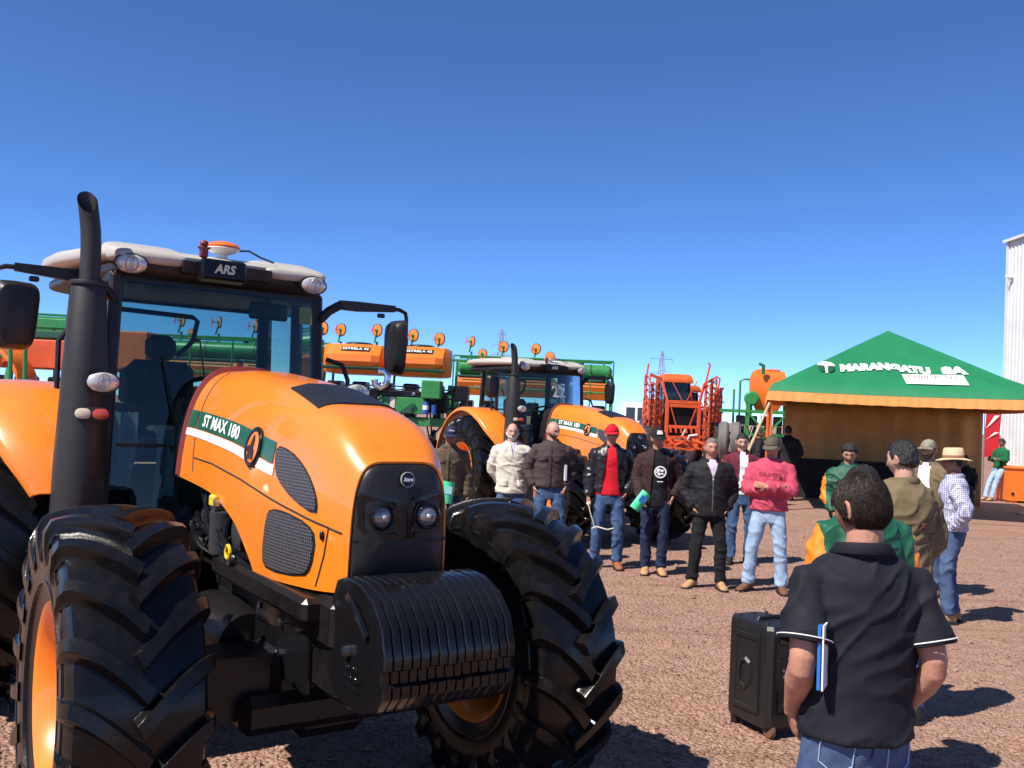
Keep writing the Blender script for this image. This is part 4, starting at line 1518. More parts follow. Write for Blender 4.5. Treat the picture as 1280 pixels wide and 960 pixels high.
        if hi and head.get('strands'):
            sb = MB()
            rnd = random.Random(9)
            for _ in range(head['strands']):
                a = rnd.uniform(-math.pi, math.pi); e = math.asin(rnd.uniform(-.5, 1))
                if ff(a, e) < .6: continue
                                # strands fall away from the crown, swept sideways
                fl = head.get('flow', (.5, -.9))
                pts = []
                aa, ee = a, e
                ln = rnd.uniform(.4, .9)
                sw = rnd.uniform(-.25, .25); hsh = rnd.random()
                for t in range(5):
                    pts.append(HS @ head_point(aa, ee, th * (.85 + .35 * hsh * hsh) + .0006 * t, False))
                    ee += fl[1] * ln * .22 * (1 if ee < 1.2 else .5)
                    aa += (fl[0] + sw) * ln * .25 / max(.35, math.cos(ee))
                r_ = rnd.uniform(.0004, .0009)
                sb.tube(pts, [r_, r_ * 1.5, r_ * 1.4, r_, r_ * .3], 3)
            sb.build('strands', hm_, hair, smooth=180)
    if head.get('beard'):
        ff2 = hair_field('beard')
        bd = head_grid(lambda a, e: head_point(a, e, -.010 + ff2(a, e) * (.012 + head.get('beard_len', .010) * (1 + .4 * noise.noise(Vector((a * 9, e * 9, 1))))), True), 56, 44)
        bd.v = [tuple(HS @ Vector(p)) for p in bd.v]
        bd.build('beard', head['beard'], root, smooth=180)
    if head.get('cap'):
        cm_, bm2 = head['cap'] if isinstance(head['cap'], tuple) else (head['cap'], head['cap'])
        back = head.get('cap_back', False)
        def cpt(a, e):
            ed = math.degrees(e); d = abs(math.degrees(a))
            line = interp(d, [0, 60, 110, 180], [22, 20, 8, 2])
            k = sstep(line - 2, line + 4, ed)
            return head_point(a, e, -.012 + k * (.027 + .004 * sstep(30, 60, ed) - .006 * sstep(60, 90, ed)), False)
        cp = head_grid(cpt, 48, 40)
        cp.v = [tuple(HS @ Vector(p)) for p in cp.v]
        cap = cp.build('cap', cm_, root, smooth=180)
        br = MB()
        rr = []
        sgn = -1 if not back else 1
        for a in [R(-62 + 124 * i / 16) for i in range(17)]:
            p = head_point(a, R(23), .012, False)
            dirv = Vector((math.sin(a) * .55, -1, 0)).normalized()
            ln = .078 * math.cos(a * 1.25) ** .7 if abs(a) < 1.2 else .01
            q = p + dirv * ln + Vector((0, 0, -.022 * (ln / .078) - .012 * (abs(a)) ** 2))
            if back:
                p = Vector((p.x, -p.y, p.z)); q = Vector((q.x, -q.y, q.z))
            rr.append([HS @ p, HS @ (p.lerp(q, .5) + Vector((0, 0, .006))), HS @ q, HS @ (q + Vector((0, 0, -.005))), HS @ (p + Vector((0, 0, -.008)))])
        br.loft(rr, True, True)
        br.build('cap_brim', bm2, cap, smooth=60)
        if head.get('cap_patch'):
            pm = MB()
            pr = []
            for a in (-.38, -.19, 0, .19, .38):
                pr.append([HS @ head_point(a, R(ed), .0205 + (.002 if 34 < ed < 60 else 0), False) for ed in (33, 42, 50, 57)])
            pm.loft(pr, False, False)
            pm.build('cap_front', head['cap_patch'], cap, smooth=60)
        bt = MB()
        bt.ball(.008 * s, .008 * s, .005 * s, HS @ T(0, .006, HC + .014), 8, 5)
        bt.build('cap_button', cm_, cap)
    if head.get('hat'):
        ht = MB()
        def hat_ring(rx, ry, z, dip=0.0):
            return [HS @ Vector((rx * math.cos(t), .008 + ry * math.sin(t), z - dip * abs(math.sin(t)) ** 2 + dip * .6 * abs(math.cos(t)) ** 3)) for t in [2 * math.pi * i / 40 for i in range(40)]]
        ht.loft([hat_ring(.078, .098, .040), hat_ring(.155, .175, .034, .012), hat_ring(.160, .182, .036, .012), hat_ring(.154, .174, .041, .012), hat_ring(.088, .108, .052), hat_ring(.086, .106, .10), hat_ring(.078, .098, .145), hat_ring(.068, .088, .160), hat_ring(.05, .07, .162), hat_ring(.02, .05, .146), hat_ring(.005, .03, .143)], True, True)
        hat = ht.build('straw_hat', 'straw', root, smooth=60)
        hb = MB()
        hb.loft([hat_ring(.0895, .1095, .054), hat_ring(.0885, .1085, .082), hat_ring(.084, .104, .084), hat_ring(.084, .104, .052)], True, False, loop=True)
        hb.build('hat_band', 'hatband', hat, smooth=60)
    # ---- trousers
    t_ = MB()
    gl_ = .55 + .45 * g
    wz = 1.0
    if not seated:
        rg = []
        for z, rx, ry, yo in ((.78, .150, .098, .0), (.84, .166, .112, .005), (.92, .168, .118, .008), (.98, .160, .110, .0), (wz + .03, .152, .102, .0), (wz + .035, .14, .09, .0)):
            rg.append([L((rx * g * math.cos(t), ry * g * math.sin(t) + yo, z)) for t in [2 * math.pi * i / 24 for i in range(24)]])
        t_.loft(rg, True, True)
    for sd in (-1, 1):
        hp_ = tz(HP[sd]) if seated else HP[sd]
        if seated: hp_ = HP[sd]
        k1, f1 = KN[sd], FT[sd]
        an = f1 + Vector((0, .012, .015))
        t_.tube([hp_ + Vector((0, 0, -.02)), hp_.lerp(k1, .35), k1, k1.lerp(an, .45), k1.lerp(an, .85), an], [(.094 * gl_, .088 * gl_), (.090 * gl_, .086 * gl_), (.068 * gl_, .070 * gl_), (.066 * gl_, .066 * gl_), (.062 * gl_, .064 * gl_), (.064 * gl_, .068 * gl_)], 16, hint=(0, 1, 0))
    if seated:
        t_.ball(.17 * g, .14, .13, T(0, .06, .52))
    t_.v = [tuple(Vector(p) * s) for p in t_.v]
    tm = remesh(t_, vox * 1.15, 2)
    wrinkle(tm, .008, 7, 8, random.random() * 99, [(KN[sd] * s, .13) for sd in (-1, 1)] + [((FT[sd] + Vector((0, 0, .08))) * s, .12) for sd in (-1, 1)])
    tr = link_mesh('trousers', tm, legs, root, 180)
    if not seated and not top.get('long') and not top.get('untuck'):
        bl = MB()
        bl.loft([[Vector(L((rx * math.cos(t), ry * math.sin(t), z))) * s for t in [2 * math.pi * i / 28 for i in range(28)]] for rx, ry, z in ((.164 * g, .114 * g, .985), (.170 * g, .118 * g, .988), (.168 * g, .117 * g, 1.022), (.160 * g, .11 * g, 1.024))], True, False, loop=True)
        bl.build('belt', 'shoe_dark', tr, smooth=50)
    for sd in (-1, 1):
        sm = MB()
        f1 = FT[sd]
        ang = ft.get(sd, (0, 0, sd * .25))[2] if len(ft.get(sd, ())) > 2 else sd * .25
        q = S @ T(f1.x, f1.y, 0) @ RZ(ang)
        def sr(y, wx, z1, z0=.0):
            return [(wx * math.cos(t), y, z0 + (z1 - z0) * (.5 + .5 * math.sin(t))) if abs(math.sin(t)) < 2 else None for t in [2 * math.pi * i / 14 for i in range(14)]]
        sm.loft([[q @ Vector((x, y, max(.002, z))) for x, y, z in sr(*a)] for a in ((.085, .024, .08), (.075, .036, .12), (.03, .042, .135), (-.02, .043, .12), (-.07, .046, .088), (-.12, .049, .070), (-.165, .043, .055), (-.185, .022, .040))], True, True)
        so = sm.build('shoe', shoes, root, smooth=70)
        sl = MB()
        sl.prism([(-.04, .088), (-.046, .0), (-.052, -.10), (-.040, -.178), (0, -.195), (.040, -.178), (.052, -.10), (.046, 0), (.04, .088), (0, .098)], .0, .024, mtx=q)
        sl.build('sole', 'shoe_dark', so)
    # ---- upper garment
    if top:
        th = top.get('th', .022)
        hem = top.get('hem', .90)
        sl_len = top.get('sleeve', 'long')
        bel = top.get('belly', .0)
        def torso(th_, hem_, top_z=1.47):
            rg = []
            prof = [(hem_, 1), (.94, 1), (1.02, 1), (1.12, 1), (1.22, 1), (1.32, 1), (1.40, 1), (1.445, 1), (1.475, 1), (1.50, 1)]
            prof = [p for p in prof if p[0] >= hem_ and p[0] <= top_z + .035]
            for z, _ in prof:
                rx = interp(z, [.70, .88, .96, 1.05, 1.2, 1.33, 1.40, 1.445, 1.475, 1.51], [.172, .170, .165, .158, .168, .182, .174, .146, .094, .064]) * g + th_
                ry = interp(z, [.70, .88, .96, 1.05, 1.2, 1.33, 1.40, 1.445, 1.475, 1.51], [.118, .116, .112, .106, .112, .118, .102, .085, .070, .058]) * g + th_
                fr = bel * math.exp(-((z - 1.08) / .13) ** 2)
                rg.append([tz(L((rx * math.cos(t), (ry + (fr if math.sin(t) < 0 else 0)) * math.sin(t) + .008, z))) for t in [2 * math.pi * i / 32 for i in range(32)]])
            m_ = MB()
            m_.loft(rg, True, True)
            return m_
        def garment(th_, hem_, sleeves, topz=1.47):
            m_ = torso(th_, hem_, topz)
            for sd in (-1, 1):
                a0, a1, a2, d = [tz(p) if i < 3 else p for i, p in enumerate(A[sd])]
                ga = .45 + .55 * g
                inn = a0.lerp(tz(L((0, .01, 1.42))), .5)
                if sleeves == 'long':
                    m_.tube([inn, a0, a0.lerp(a1, .5), a1.lerp(a0, .07), a1.lerp(a2, .07), a1.lerp(a2, .5), a2.lerp(a1, .06), a2 + (a2 - a1).normalized() * .012],
                            [.064 * ga + th_ * .6, .058 * ga + th_ * .9, .055 * ga + th_, .050 * ga + th_, .050 * ga + th_, .044 * ga + th_ * .9, .036 * ga + th_ * .7, .034 * ga + th_ * .6], 16)
                elif sleeves == 'short':
                    e_ = a0.lerp(a1, .70)
                    m_.tube([inn, a0, a0.lerp(a1, .35), e_], [.058 * ga + th_ * .6, .052 * ga + th_, .058 * ga + th_, .063 * ga + th_ * 1.2], 18)
            m_.v = [tuple(Vector(p) * s) for p in m_.v]
            return m_
        gm = garment(th, hem, sl_len)
        me = remesh(gm, vox * 1.1, 2)
        spots = []
        for sd in (-1, 1):
            spots += [(tz(A[sd][1]) * s, .10), (tz(A[sd][0].lerp(A[sd][1], .25)) * s, .09), (tz(A[sd][2]) * s, .09)]
        wrinkle(me, top.get('fold', .010), 6, 10, random.random() * 99, spots)
        op = top.get('open')
        if op:
            bm = bmesh.new(); bm.from_mesh(me)
            g0, g1, x0 = op
            z0, z1 = hem * s, 1.46 * s
            for sd in (-1, 1):
                p0 = Vector((x0 + sd * g0, 0, z0)); p1 = Vector((x0 + sd * g1, 0, z1))
                d = (p1 - p0).normalized()
                nrm = Vector((d.z, 0, -d.x))
                geom = [e for e in bm.verts] + [e for e in bm.edges] + [e for e in bm.faces]
                bmesh.ops.bisect_plane(bm, geom=geom, plane_co=p0, plane_no=nrm)
            dl = []
            for f in bm.faces:
                c_ = f.calc_center_median()
                gp_ = g0 + (g1 - g0) * (c_.z - z0) / (z1 - z0)
                if c_.y < -.03 and abs(c_.x - x0) < gp_:
                    dl.append(f)
            bmesh.ops.delete(bm, geom=dl, context='FACES')
            bm.to_mesh(me); bm.free()
        jk = link_mesh(top.get('name', 'jacket'), me, top['m'], root, 180)
        if op:
            sdm = jk.modifiers.new('thick', 'SOLIDIFY'); sdm.thickness = .010; sdm.offset = -1
            um = garment(max(.002, th - .016), max(hem, .93) if not top.get('untuck') else hem - .03, 'none')
            me2 = remesh(um, vox * 1.15, 2)
            wrinkle(me2, .004, 7, 10, random.random() * 99)
            link_mesh('shirt', me2, top.get('under', 'white_cloth'), root, 180)
        # collar
        ck = top.get('collar', 'stand')
        if ck:
            cl = MB()
            rr = []
            a0_, a1_ = (R(25), R(335)) if ck != 'crew' else (R(0), R(360))
            hc = dict(stand=.045, fold=.036, crew=.018)[ck]
            for i in range(33):
                a = a0_ + (a1_ - a0_) * i / 32
                rx, ry = .066 * (.6 + .4 * g) + .008, .064 * (.6 + .4 * g) + .008
                dx, dy = math.sin(a), -math.cos(a)
                z0 = 1.468 + .022 * (.5 - .5 * math.cos(a))
                b0 = Vector((dx * (rx + .016), dy * (ry + .016) + .006, z0 - .012))
                b1 = Vector((dx * (rx + .004), dy * (ry + .004) + .006, z0 + hc))
                rows = [b0, b1]
                if ck == 'fold':
                    rows += [Vector((dx * (rx + .012), dy * (ry + .012) + .006, z0 + hc + .002)), Vector((dx * (rx + .034), dy * (ry + .034) + .006, z0 + .002))]
                else:
                    rows += [Vector((dx * (rx + .013), dy * (ry + .013) + .006, z0 + hc)), Vector((dx * (rx + .026), dy * (ry + .026) + .006, z0 - .012))]
                rr.append([tz(L(p)) * s for p in rows])
            cl.loft(rr, False, False)
            o_ = cl.build('collar', top.get('collar_m', top['m']), jk, smooth=70)
            sdm = o_.modifiers.new('thick', 'SOLIDIFY'); sdm.thickness = .004
        root['_top'] = top.get('name', 'jacket')
        person.top_mesh = me
        person.top_obj = jk
    person.s = s
    person.A = A
    person.HS = HS
    person.root = root
    if '_top' in root: del root['_top']
    return root

from mathutils.bvhtree import BVHTree
def on_front(me, x, z, back=False, off=.004):
    """point on the garment's front (or back) surface of the last built person"""
    bv = BVHTree.FromPolygons([v.co for v in me.vertices], [tuple(p.vertices) for p in me.polygons])
    sg = 1 if back else -1
    r = bv.ray_cast(Vector((x, sg * 1.0, z)), Vector((0, -sg, 0)))
    if r[0] is None: return None
    return r[0] + Vector((0, sg * off, 0))
def front_strip(name, material, pts, wid, back=False, off=.003, rad=None):
    """narrow strip (zip, seam, flap) following the garment surface"""
    me, jk = person.top_mesh, person.top_obj
    bv = BVHTree.FromPolygons([v.co for v in me.vertices], [tuple(p.vertices) for p in me.polygons])
    sg = 1 if back else -1
    out = []
    for x, z in pts:
        row = []
        for dx in (-wid, 0, wid):
            r = bv.ray_cast(Vector((x + dx, sg * 1.0, z)), Vector((0, -sg, 0)))
            if r[0] is None: break
            row.append(r[0] + Vector((0, sg * off, 0)))
        if len(row) == 3: out.append(row)
    if len(out) < 2: return None
    m = MB()
    m.loft(out, False, False)
    o = m.build(name, material, jk, smooth=60)
    sdm = o.modifiers.new('thick', 'SOLIDIFY'); sdm.thickness = .004
    return o
def front_text(txt, material, x, z, size, back=False, off=.006, bold=0.0):
    me, jk = person.top_mesh, person.top_obj
    bv = BVHTree.FromPolygons([v.co for v in me.vertices], [tuple(p.vertices) for p in me.polygons])
    vs, fs = text_mesh(txt, size, bold=bold)
    sg = 1 if back else -1
    out = []
    for a, b, _ in vs:
        px = x + (a if not back else -a)
        r = bv.ray_cast(Vector((px, sg * 1.0, z + b)), Vector((0, -sg, 0)))
        out.append((r[0] + Vector((0, sg * off, 0))) if r[0] is not None else Vector((px, sg * .16, z + b)))
    m = MB(); m.add(out, fs)
    return m.build('chest_lettering', material, jk, smooth=0)
def zline(x, z0, z1, n=14):
    return [(x, z0 + (z1 - z0) * i / n) for i in range(n + 1)]

def paint_faces(o, material, pred):
    me = o.data
    me.materials.append(M[material])
    k = len(me.materials) - 1
    for p in me.polygons:
        if pred(p.center): p.material_index = k
GR = 'men listening in a half circle'
# 1 olive jacket, navy cap
person('man in olive brown jacket and navy cap holding a pale green leaflet', (-.74, 11.2, 0), R(8), 1.69, skin='skin_dark', group=GR,
       top=dict(m='olive_cloth', hem=.88, collar='fold', th=.026), legs='jeans_dark', lean=(.03, -.02), arms={-1: 'low', 1: 'hang'}, head=dict(pitch=.18, roll=.06, hair=('short', 'hair_black'), cap='cap_navy'))
front_strip('zip_placket', 'olive_cloth', zline(0, .92, 1.40), .018)
for sd in (-1, 1):
    front_strip('pocket_flap', 'olive_cloth', zline(sd * .10, 1.235, 1.275, 4), .055, off=.006)
vs, fs = text_mesh('STARA', .03, shear=.2)
m = MB(); m.add([person.HS @ (head_point(a * .012 / .001 * .8, R(40) + b * 6.5, .034, False) if False else head_point(a * 9, R(42) + b * 7, .022, False)) for a, b, _ in vs], fs)
m.build('cap_lettering', 'white_print', person.root, smooth=0)
# 2 cream jacket, white beard
person('bald man with white beard in a cream jacket, hands behind his back', (.05, 12.0, 0), R(6), 1.75, g=1.04, skin='skin_light', group=GR,
       top=dict(m='cream_cloth', hem=.84, collar='fold', th=.03, open=(-.10, .035, .0), under='lilac_cloth', fold=.012), legs='jeans_mid', lean=(-.02, .03), feet={-1: (-.16, .02, -.4), 1: (.14, -.03, .35)}, arms={-1: 'back', 1: 'back'},
       head=dict(hair=('bald', 'hair_grey'), beard='beard_white', glasses=None, pitch=.05))
for sd in (-1, 1):
    front_strip('hip_pocket', 'cream_cloth', zline(sd * .115, .93, 1.02, 5), .055, off=.006)
# 3 brown jacket
person('balding man in dark brown zip jacket, hands in his jeans pockets, looking aside', (.53, 11.8, 0), R(4), 1.80, g=1.02, skin='skin_light', group=GR,
       top=dict(m='brown_cloth', hem=.93, collar='stand', th=.028), legs='jeans_blue', lean=(.03, .02), feet={-1: (-.10, .03, -.3), 1: (.18, -.04, .4)}, arms={-1: 'pocket', 1: 'pocket'},
       head=dict(hair=('bald', 'hair_stubble'), beard='hair_stubble', beard_len=.002, yaw=.65, pitch=.22, thick=.003))
front_strip('zip_placket', 'coat_brown', zline(0, .97, 1.46), .012)
for sd in (-1, 1):
    front_strip('pocket_flap', 'brown_cloth', zline(sd * .10, 1.29, 1.33, 4), .055, off=.006)
# 4 red shirt, leather jacket
person('man in red cap, sunglasses and red shirt under a black leather jacket', (1.28, 11.55, 0), R(2), 1.79, g=1.05, skin='skin_warm', group=GR, shoes='boot_orange',
       top=dict(m='leather_black', hem=.92, collar='fold', th=.030, open=(.115, .055, -.01), under='red_shirt', untuck=True, fold=.012), legs='jeans_blue', arms={-1: 'hang', 1: 'pocket'},
       feet={-1: (-.15, .03, -.35), 1: (.12, -.03, .1)}, head=dict(hair=('short', 'hair_black'), cap='cap_red', glasses='sunglass', pitch=.06, yaw=-.05))
# 5 brown hooded coat, tee with print
person('young man in open brown hooded coat and black tee with a white round print', (1.81, 11.23, 0), R(-4), 1.77, skin='skin_tan', group=GR, shoes='boot_tan',
       top=dict(m='coat_brown', hem=.84, collar='fold', th=.026, open=(.12, .075, .03), under='tee_black', untuck=True), legs='jeans_dark', arms={-1: 'low', 1: 'pocket'},
       feet={-1: (-.09, 0, -.15), 1: (.09, 0, .15)}, head=dict(hair=('short', 'hair_brown'), cap=('cap_black', 'cap_black'), cap_patch='cream_cloth', yaw=.12, pitch=.10))
def tee_print(root):
    m = MB()
    n = 20
    c_ = (.03, 1.25)
    def rg(r, y): return [(c_[0] + r * math.cos(2 * math.pi * i / n), y - .05 * (math.cos(2 * math.pi * i / n) * r) ** 2, c_[1] + r * math.sin(2 * math.pi * i / n)) for i in range(n)]
    m.loft([rg(.073, -.135), rg(.073, -.139), rg(.058, -.139), rg(.058, -.135)], True, False, loop=True)
    for a, b, r in ((-.02, .02, .026), (.025, .015, .02), (-.01, -.025, .022), (.028, -.022, .014), (-.038, -.008, .012)):
        m.ball(r, .006, r * .9, T(c_[0] + a, -.135, c_[1] + b), 10, 5)
    m.box(.07, .004, .010, (.03, -.134, 1.135))
    m.build('shirt_print', 'white_print', root)
tee_print(person.root)
# 6 black jacket
person('stout man in closed black jacket and black trousers with tan shoes', (2.30, 10.48, 0), R(0), 1.70, g=1.13, skin='skin_warm', group=GR, shoes='boot_tan',
       top=dict(m='jacket_black', hem=.84, collar='fold', th=.03, open=(-.15, .062, .0), under='lilac_cloth', belly=.03), legs='trousers_black', arms={-1: 'pocket', 1: 'pocket'},
       feet={-1: (-.17, .0, -.7), 1: (.15, -.06, .1)}, head=dict(hair=('short', 'hair_grey'), thick=.007, pitch=.02))
front_strip('zip_placket', 'steel', zline(0, .88, 1.28), .005)
# 7 maroon cardigan
person('man in open maroon cardigan over a white shirt', (3.14, 12.37, 0), R(-6), 1.75, g=1.03, skin='skin_light', group=GR, shoes='shoe_dark',
       top=dict(m='maroon_cloth', hem=.93, collar='stand', th=.026, open=(.075, .06, .0), under='white_cloth'), legs='jeans_blue', lean=(-.02, .02), feet={-1: (-.13, -.04, -.3), 1: (.13, .05, .5)}, arms={-1: 'hang', 1: 'low'}, head=dict(hair=('full', 'hair_black'), thick=.008, pitch=.16, roll=-.05))
# 8 pink sweater, arms crossed
person('man in pink sweater and pale jeans with folded arms and an olive cap', (2.95, 10.40, 0), R(-14), 1.75, g=1.12, skin='skin_warm', group=GR, shoes='boot_brown',
       top=dict(m='pink_knit', hem=.92, collar='crew', th=.024, name='sweater', belly=.03, fold=.012), legs='jeans_light', arms={-1: 'cross', 1: 'cross'},
       feet={-1: (-.20, .0, -.6), 1: (.17, -.02, .2)}, lean=(.02, .0), head=dict(hair=('short', 'hair_black'), cap='cap_olive', pitch=.26, yaw=-.25))
front_text('COUNTRY', 'pink_print', .0, 1.325, .05, off=.006, bold=.001)
front_strip('chest_logo', 'brown_cloth', zline(.115, 1.285, 1.31, 3), .014, off=.006)
front_strip('shirt_hem', 'white_cloth', [(x * .01, .905) for x in range(-14, 15)], .006, off=.0) if False else None
# 9 boy in green jacket
person('dark haired boy in green and orange jacket facing the camera with bowed head', (3.95, 10.7, 0), R(-10), 1.70, skin='skin_tan',
       top=dict(m='green_jacket', hem=.86, collar='stand', th=.032, fold=.013), legs='jeans_dark', shoes='shoe_dark', arms={-1: 'low', 1: 'low'}, head=dict(hair=('full', 'hair_black'), thick=.020, pitch=.32, yaw=-.2))
paint_faces(person.top_obj, 'orange_jacket', lambda c: abs(c.x) > .255 and c.z > 1.0)
# 10 green and orange jacket with black cap, back to the camera
person('person in black cap and green jacket with orange sleeves, back turned', (1.85, 4.8, 0), R(186), 1.69, g=1.02, skin='skin_tan',
       top=dict(m='green_jacket', hem=.84, collar='fold', th=.045, fold=.012), legs='jeans_dark', shoes='shoe_dark', arms={-1: 'low', 1: 'low'}, vox=.009,
       head=dict(hair=('short', 'hair_black'), cap='cap_black', yaw=.35))
paint_faces(person.top_obj, 'orange_jacket', lambda c: abs(c.x) > .235 + .06 * (c.z - 1.2))
m = MB()
for a in (2.2, 2.9):
    m.ball(.02, .012, .012, person.HS @ T(*head_point(a, .5, .03, False)), 8, 5)
m.build('cap_mark', 'cap_red', person.root)
# 11 foreground man in dark polo
person('man in dark navy polo shirt with a blue folder under his arm', (1.197, 3.1, 0), R(184), 1.736, g=1.03, skin='skin_warm', vox=.0068,
       top=dict(m='polo_navy', hem=.875, collar='fold', th=.014, sleeve='short', name='polo_shirt', fold=.009), legs='jeans_mid', shoes='shoe_dark', arms={-1: 'fpocket', 1: 'fpocket'},
       head=dict(hair=('full', 'hair_brown'), thick=.011, yaw=.42, pitch=.08, strands=15000, flow=(.35, -.9)))
polo = person.root
for sd in (-1, 1):
    a0, a1, a2, d = person.A[sd]
    s_ = person.s
    ax_ = (a1 - a0).normalized()
    for name_, f_, rr_, mt, th_ in (('sleeve_cuff', .705, .0805, 'polo_navy', .010), ('cuff_trim', .69, .0850, 'white_print', .0022)):
        c_ = a0.lerp(a1, f_) * s_
        x_ = ax_.cross(Vector((0, 1, 0))).normalized(); y_ = ax_.cross(x_)
        m = MB()
        pts = [c_ + (x_ * math.cos(t) + y_ * math.sin(t)) * rr_ * 1.02 for t in [2 * math.pi * i / 32 for i in range(32)]]
        rings = []
        for i in range(32):
            p = pts[i]; r_ = (p - c_).normalized()
            rings.append([p + r_ * (.004 * math.cos(q)) + ax_ * (th_ * math.sin(q)) for q in [2 * math.pi * k / 8 for k in range(8)]])
        m.loft(rings, True, False, loop=True)
        m.build(name_, mt, person.top_obj, smooth=80)
def jeans_details(root):
    tr = [c for c in root.children if c.name.startswith('trousers')][0]
    me = tr.data
    bv = BVHTree.FromPolygons([v.co for v in me.vertices], [tuple(p.vertices) for p in me.polygons])
    def p_(x, z, off=.004):
        r = bv.ray_cast(Vector((x, 1, z)), Vector((0, -1, 0)))
        return (r[0] + Vector((0, off, 0))) if r[0] is not None else None
    for sd in (-1, 1):
        for pts in ([(sd * .055, .935), (sd * .058, .80), (sd * .105, .765), (sd * .150, .80), (sd * .148, .93), (sd * .055, .935)], [(sd * .055, .925), (sd * .148, .92)], [(sd * .02, .96), (sd * .16, .945)]):
            path = []
            for i in range(len(pts) - 1):
                for t in range(6):
                    q = p_(pts[i][0] + (pts[i + 1][0] - pts[i][0]) * t / 6, pts[i][1] + (pts[i + 1][1] - pts[i][1]) * t / 6)
                    if q is not None: path.append(q)
            if len(path) > 3:
                m = MB(); m.tube(path, .0022, 5)
                m.build('pocket_seam', 'jeans_light', tr)
    q = [p_(0, z) for z in (.99, .94, .90, .86, .82)]
    m = MB(); m.tube([x for x in q if x is not None], .0025, 5); m.build('centre_seam', 'jeans_dark', tr)
    q = [p_(-.10 - .03 * i / 3, .945 - .006 * i) for i in range(4)]
    m = MB(); m.tube([x for x in q if x is not None], .004, 6); m.build('pocket_tag', 'cap_red', tr)
jeans_details(polo)
# 12 khaki coat
person('tall dark haired man in long khaki coat with a leather back patch, turned away', (2.57, 6.0, 0), R(200), 1.82, g=1.06, skin='skin_light', vox=.009,
       top=dict(m='khaki_coat', hem=.70, collar='fold', th=.036, long=True, fold=.012, name='coat'), legs='jeans_mid', shoes='shoe_dark', arms={-1: 'low', 1: 'face'},
       head=dict(hair=('full', 'hair_black'), thick=.012, yaw=.22, pitch=.1))
front_strip('back_patch', 'leather_patch', zline(-.03, 1.265, 1.305, 4), .040, back=True, off=.006)
front_strip('back_seam', 'khaki_coat', [(-.19 + .02 * i, 1.235) for i in range(20)], .010, back=True, off=.002)
front_strip('back_pleat', 'khaki_coat', zline(.07, .72, 1.23), .006, back=True, off=.003)
front_strip('back_pleat', 'khaki_coat', zline(-.10, .72, 1.23), .006, back=True, off=.003)
# 13 camouflage cap
person('man in camouflage cap and olive jacket half hidden by the straw hat', (4.86, 10.67, 0), R(-50), 1.79, skin='skin_tan',
       top=dict(m='khaki_coat', hem=.86, collar='fold', th=.026, open=(.09, .07, 0), under='white_cloth'), legs='jeans_mid', shoes='boot_tan', arms={-1: 'low', 1: 'hang'},
       head=dict(hair=('short', 'hair_black'), cap='cap_camo', beard='hair_stubble', beard_len=.003))
# 14 straw hat
person('man in straw hat, plaid shirt and jeans standing hand on hip', (4.46, 9.23, 0), R(-112), 1.70, g=1.06, skin='skin_dark', shoes='boot_tan',
       top=dict(m='plaid_cloth', hem=.93, collar='fold', th=.022, name='shirt', fold=.011), legs='jeans_mid', arms={-1: 'hang', 1: 'hips'}, feet={-1: (-.10, .03, -.2), 1: (.10, -.03, .2)},
       head=dict(hair=('short', 'hair_black'), hat=True, pitch=.05))
# 15 leaning man
person('man in green sweater and pale jeans leaning on the orange crate, looking at his phone', (13.95, 26.2, 0), R(-70), 1.78, skin='skin_dark', vox=.014, shoes='boot_tan',
       top=dict(m='green_sweater', hem=.92, collar='crew', th=.024, name='sweater'), legs='jeans_light', arms={-1: 'fwd', 1: 'fwd'}, feet={-1: (-.08, -.42, -.1), 1: (.08, -.36, .1)}, lean=(0, .12),
       head=dict(hair=('full', 'hair_black'), pitch=.35))
# 16, 17 dark figures beside and under the tent
person('man in black clothes standing outside the tent by its corner pole', (5.75, 21.2, 0), R(75), 1.78, skin='skin_dark', vox=.014, top=dict(m='jacket_black', hem=.86, th=.026), legs='trousers_black', shoes='shoe_dark', head=dict(hair=('short', 'hair_black')))
person('man in dark clothes standing inside the tent with his back turned', (6.95, 23.0, 0), R(170), 1.86, g=1.1, skin='skin_dark', vox=.014, top=dict(m='jacket_black', hem=.86, th=.03), legs='trousers_black', shoes='shoe_dark', arms={-1: 'pocket', 1: 'pocket'}, head=dict(hair=('short', 'hair_black')))
person('seated figure in dark clothes on a chair inside the tent', (11.45, 23.1, 0), R(-30), 1.74, skin='skin_dark', vox=.014, seated=True, top=dict(m='jacket_black', hem=.90, th=.026), legs='jeans_dark', shoes='shoe_dark', arms={-1: 'low', 1: 'low'}, head=dict(hair=('short', 'hair_black'), pitch=.3))

# ---- things held
def sheet_of_paper(name, label, cat, material, size, mtx, thick=.004, curl=.03, spine=None, group=None):
    m = MB()
    w_, h_ = size
    n = 10
    rg = []
    for i in range(n + 1):
        x = (i / n - .5)
        c_ = curl * (4 * x * x)
        rg.append([mtx @ Vector((x * w_, c_, -h_ / 2)), mtx @ Vector((x * w_, c_, h_ / 2)), mtx @ Vector((x * w_, c_ + thick, h_ / 2)), mtx @ Vector((x * w_, c_ + thick, -h_ / 2))])
    m.loft(rg, True, True)
    o = m.build(name, material, None, smooth=40)
    tag(o, label, cat, group)
    if spine:
        q = MB()
        q.box(w_ * .6, .003, h_ * .35, mtx @ T(0, -.002, h_ * .12))
        q.build('cover_print', spine, o)
    return o
sheet_of_paper('leaflet', 'pale green leaflet held low by the man in the olive jacket', 'leaflet', 'paper_green', (.14, .26), T(-.70, 10.95, .90) @ RZ(.2) @ RY(.12), spine='paper_cyan')
sheet_of_paper('leaflet', 'green and blue leaflet held by the man in the brown hooded coat', 'leaflet', 'paper_green', (.13, .25), T(1.60, 10.98, .90) @ RZ(.2) @ RY(.65), spine='folder_blue')
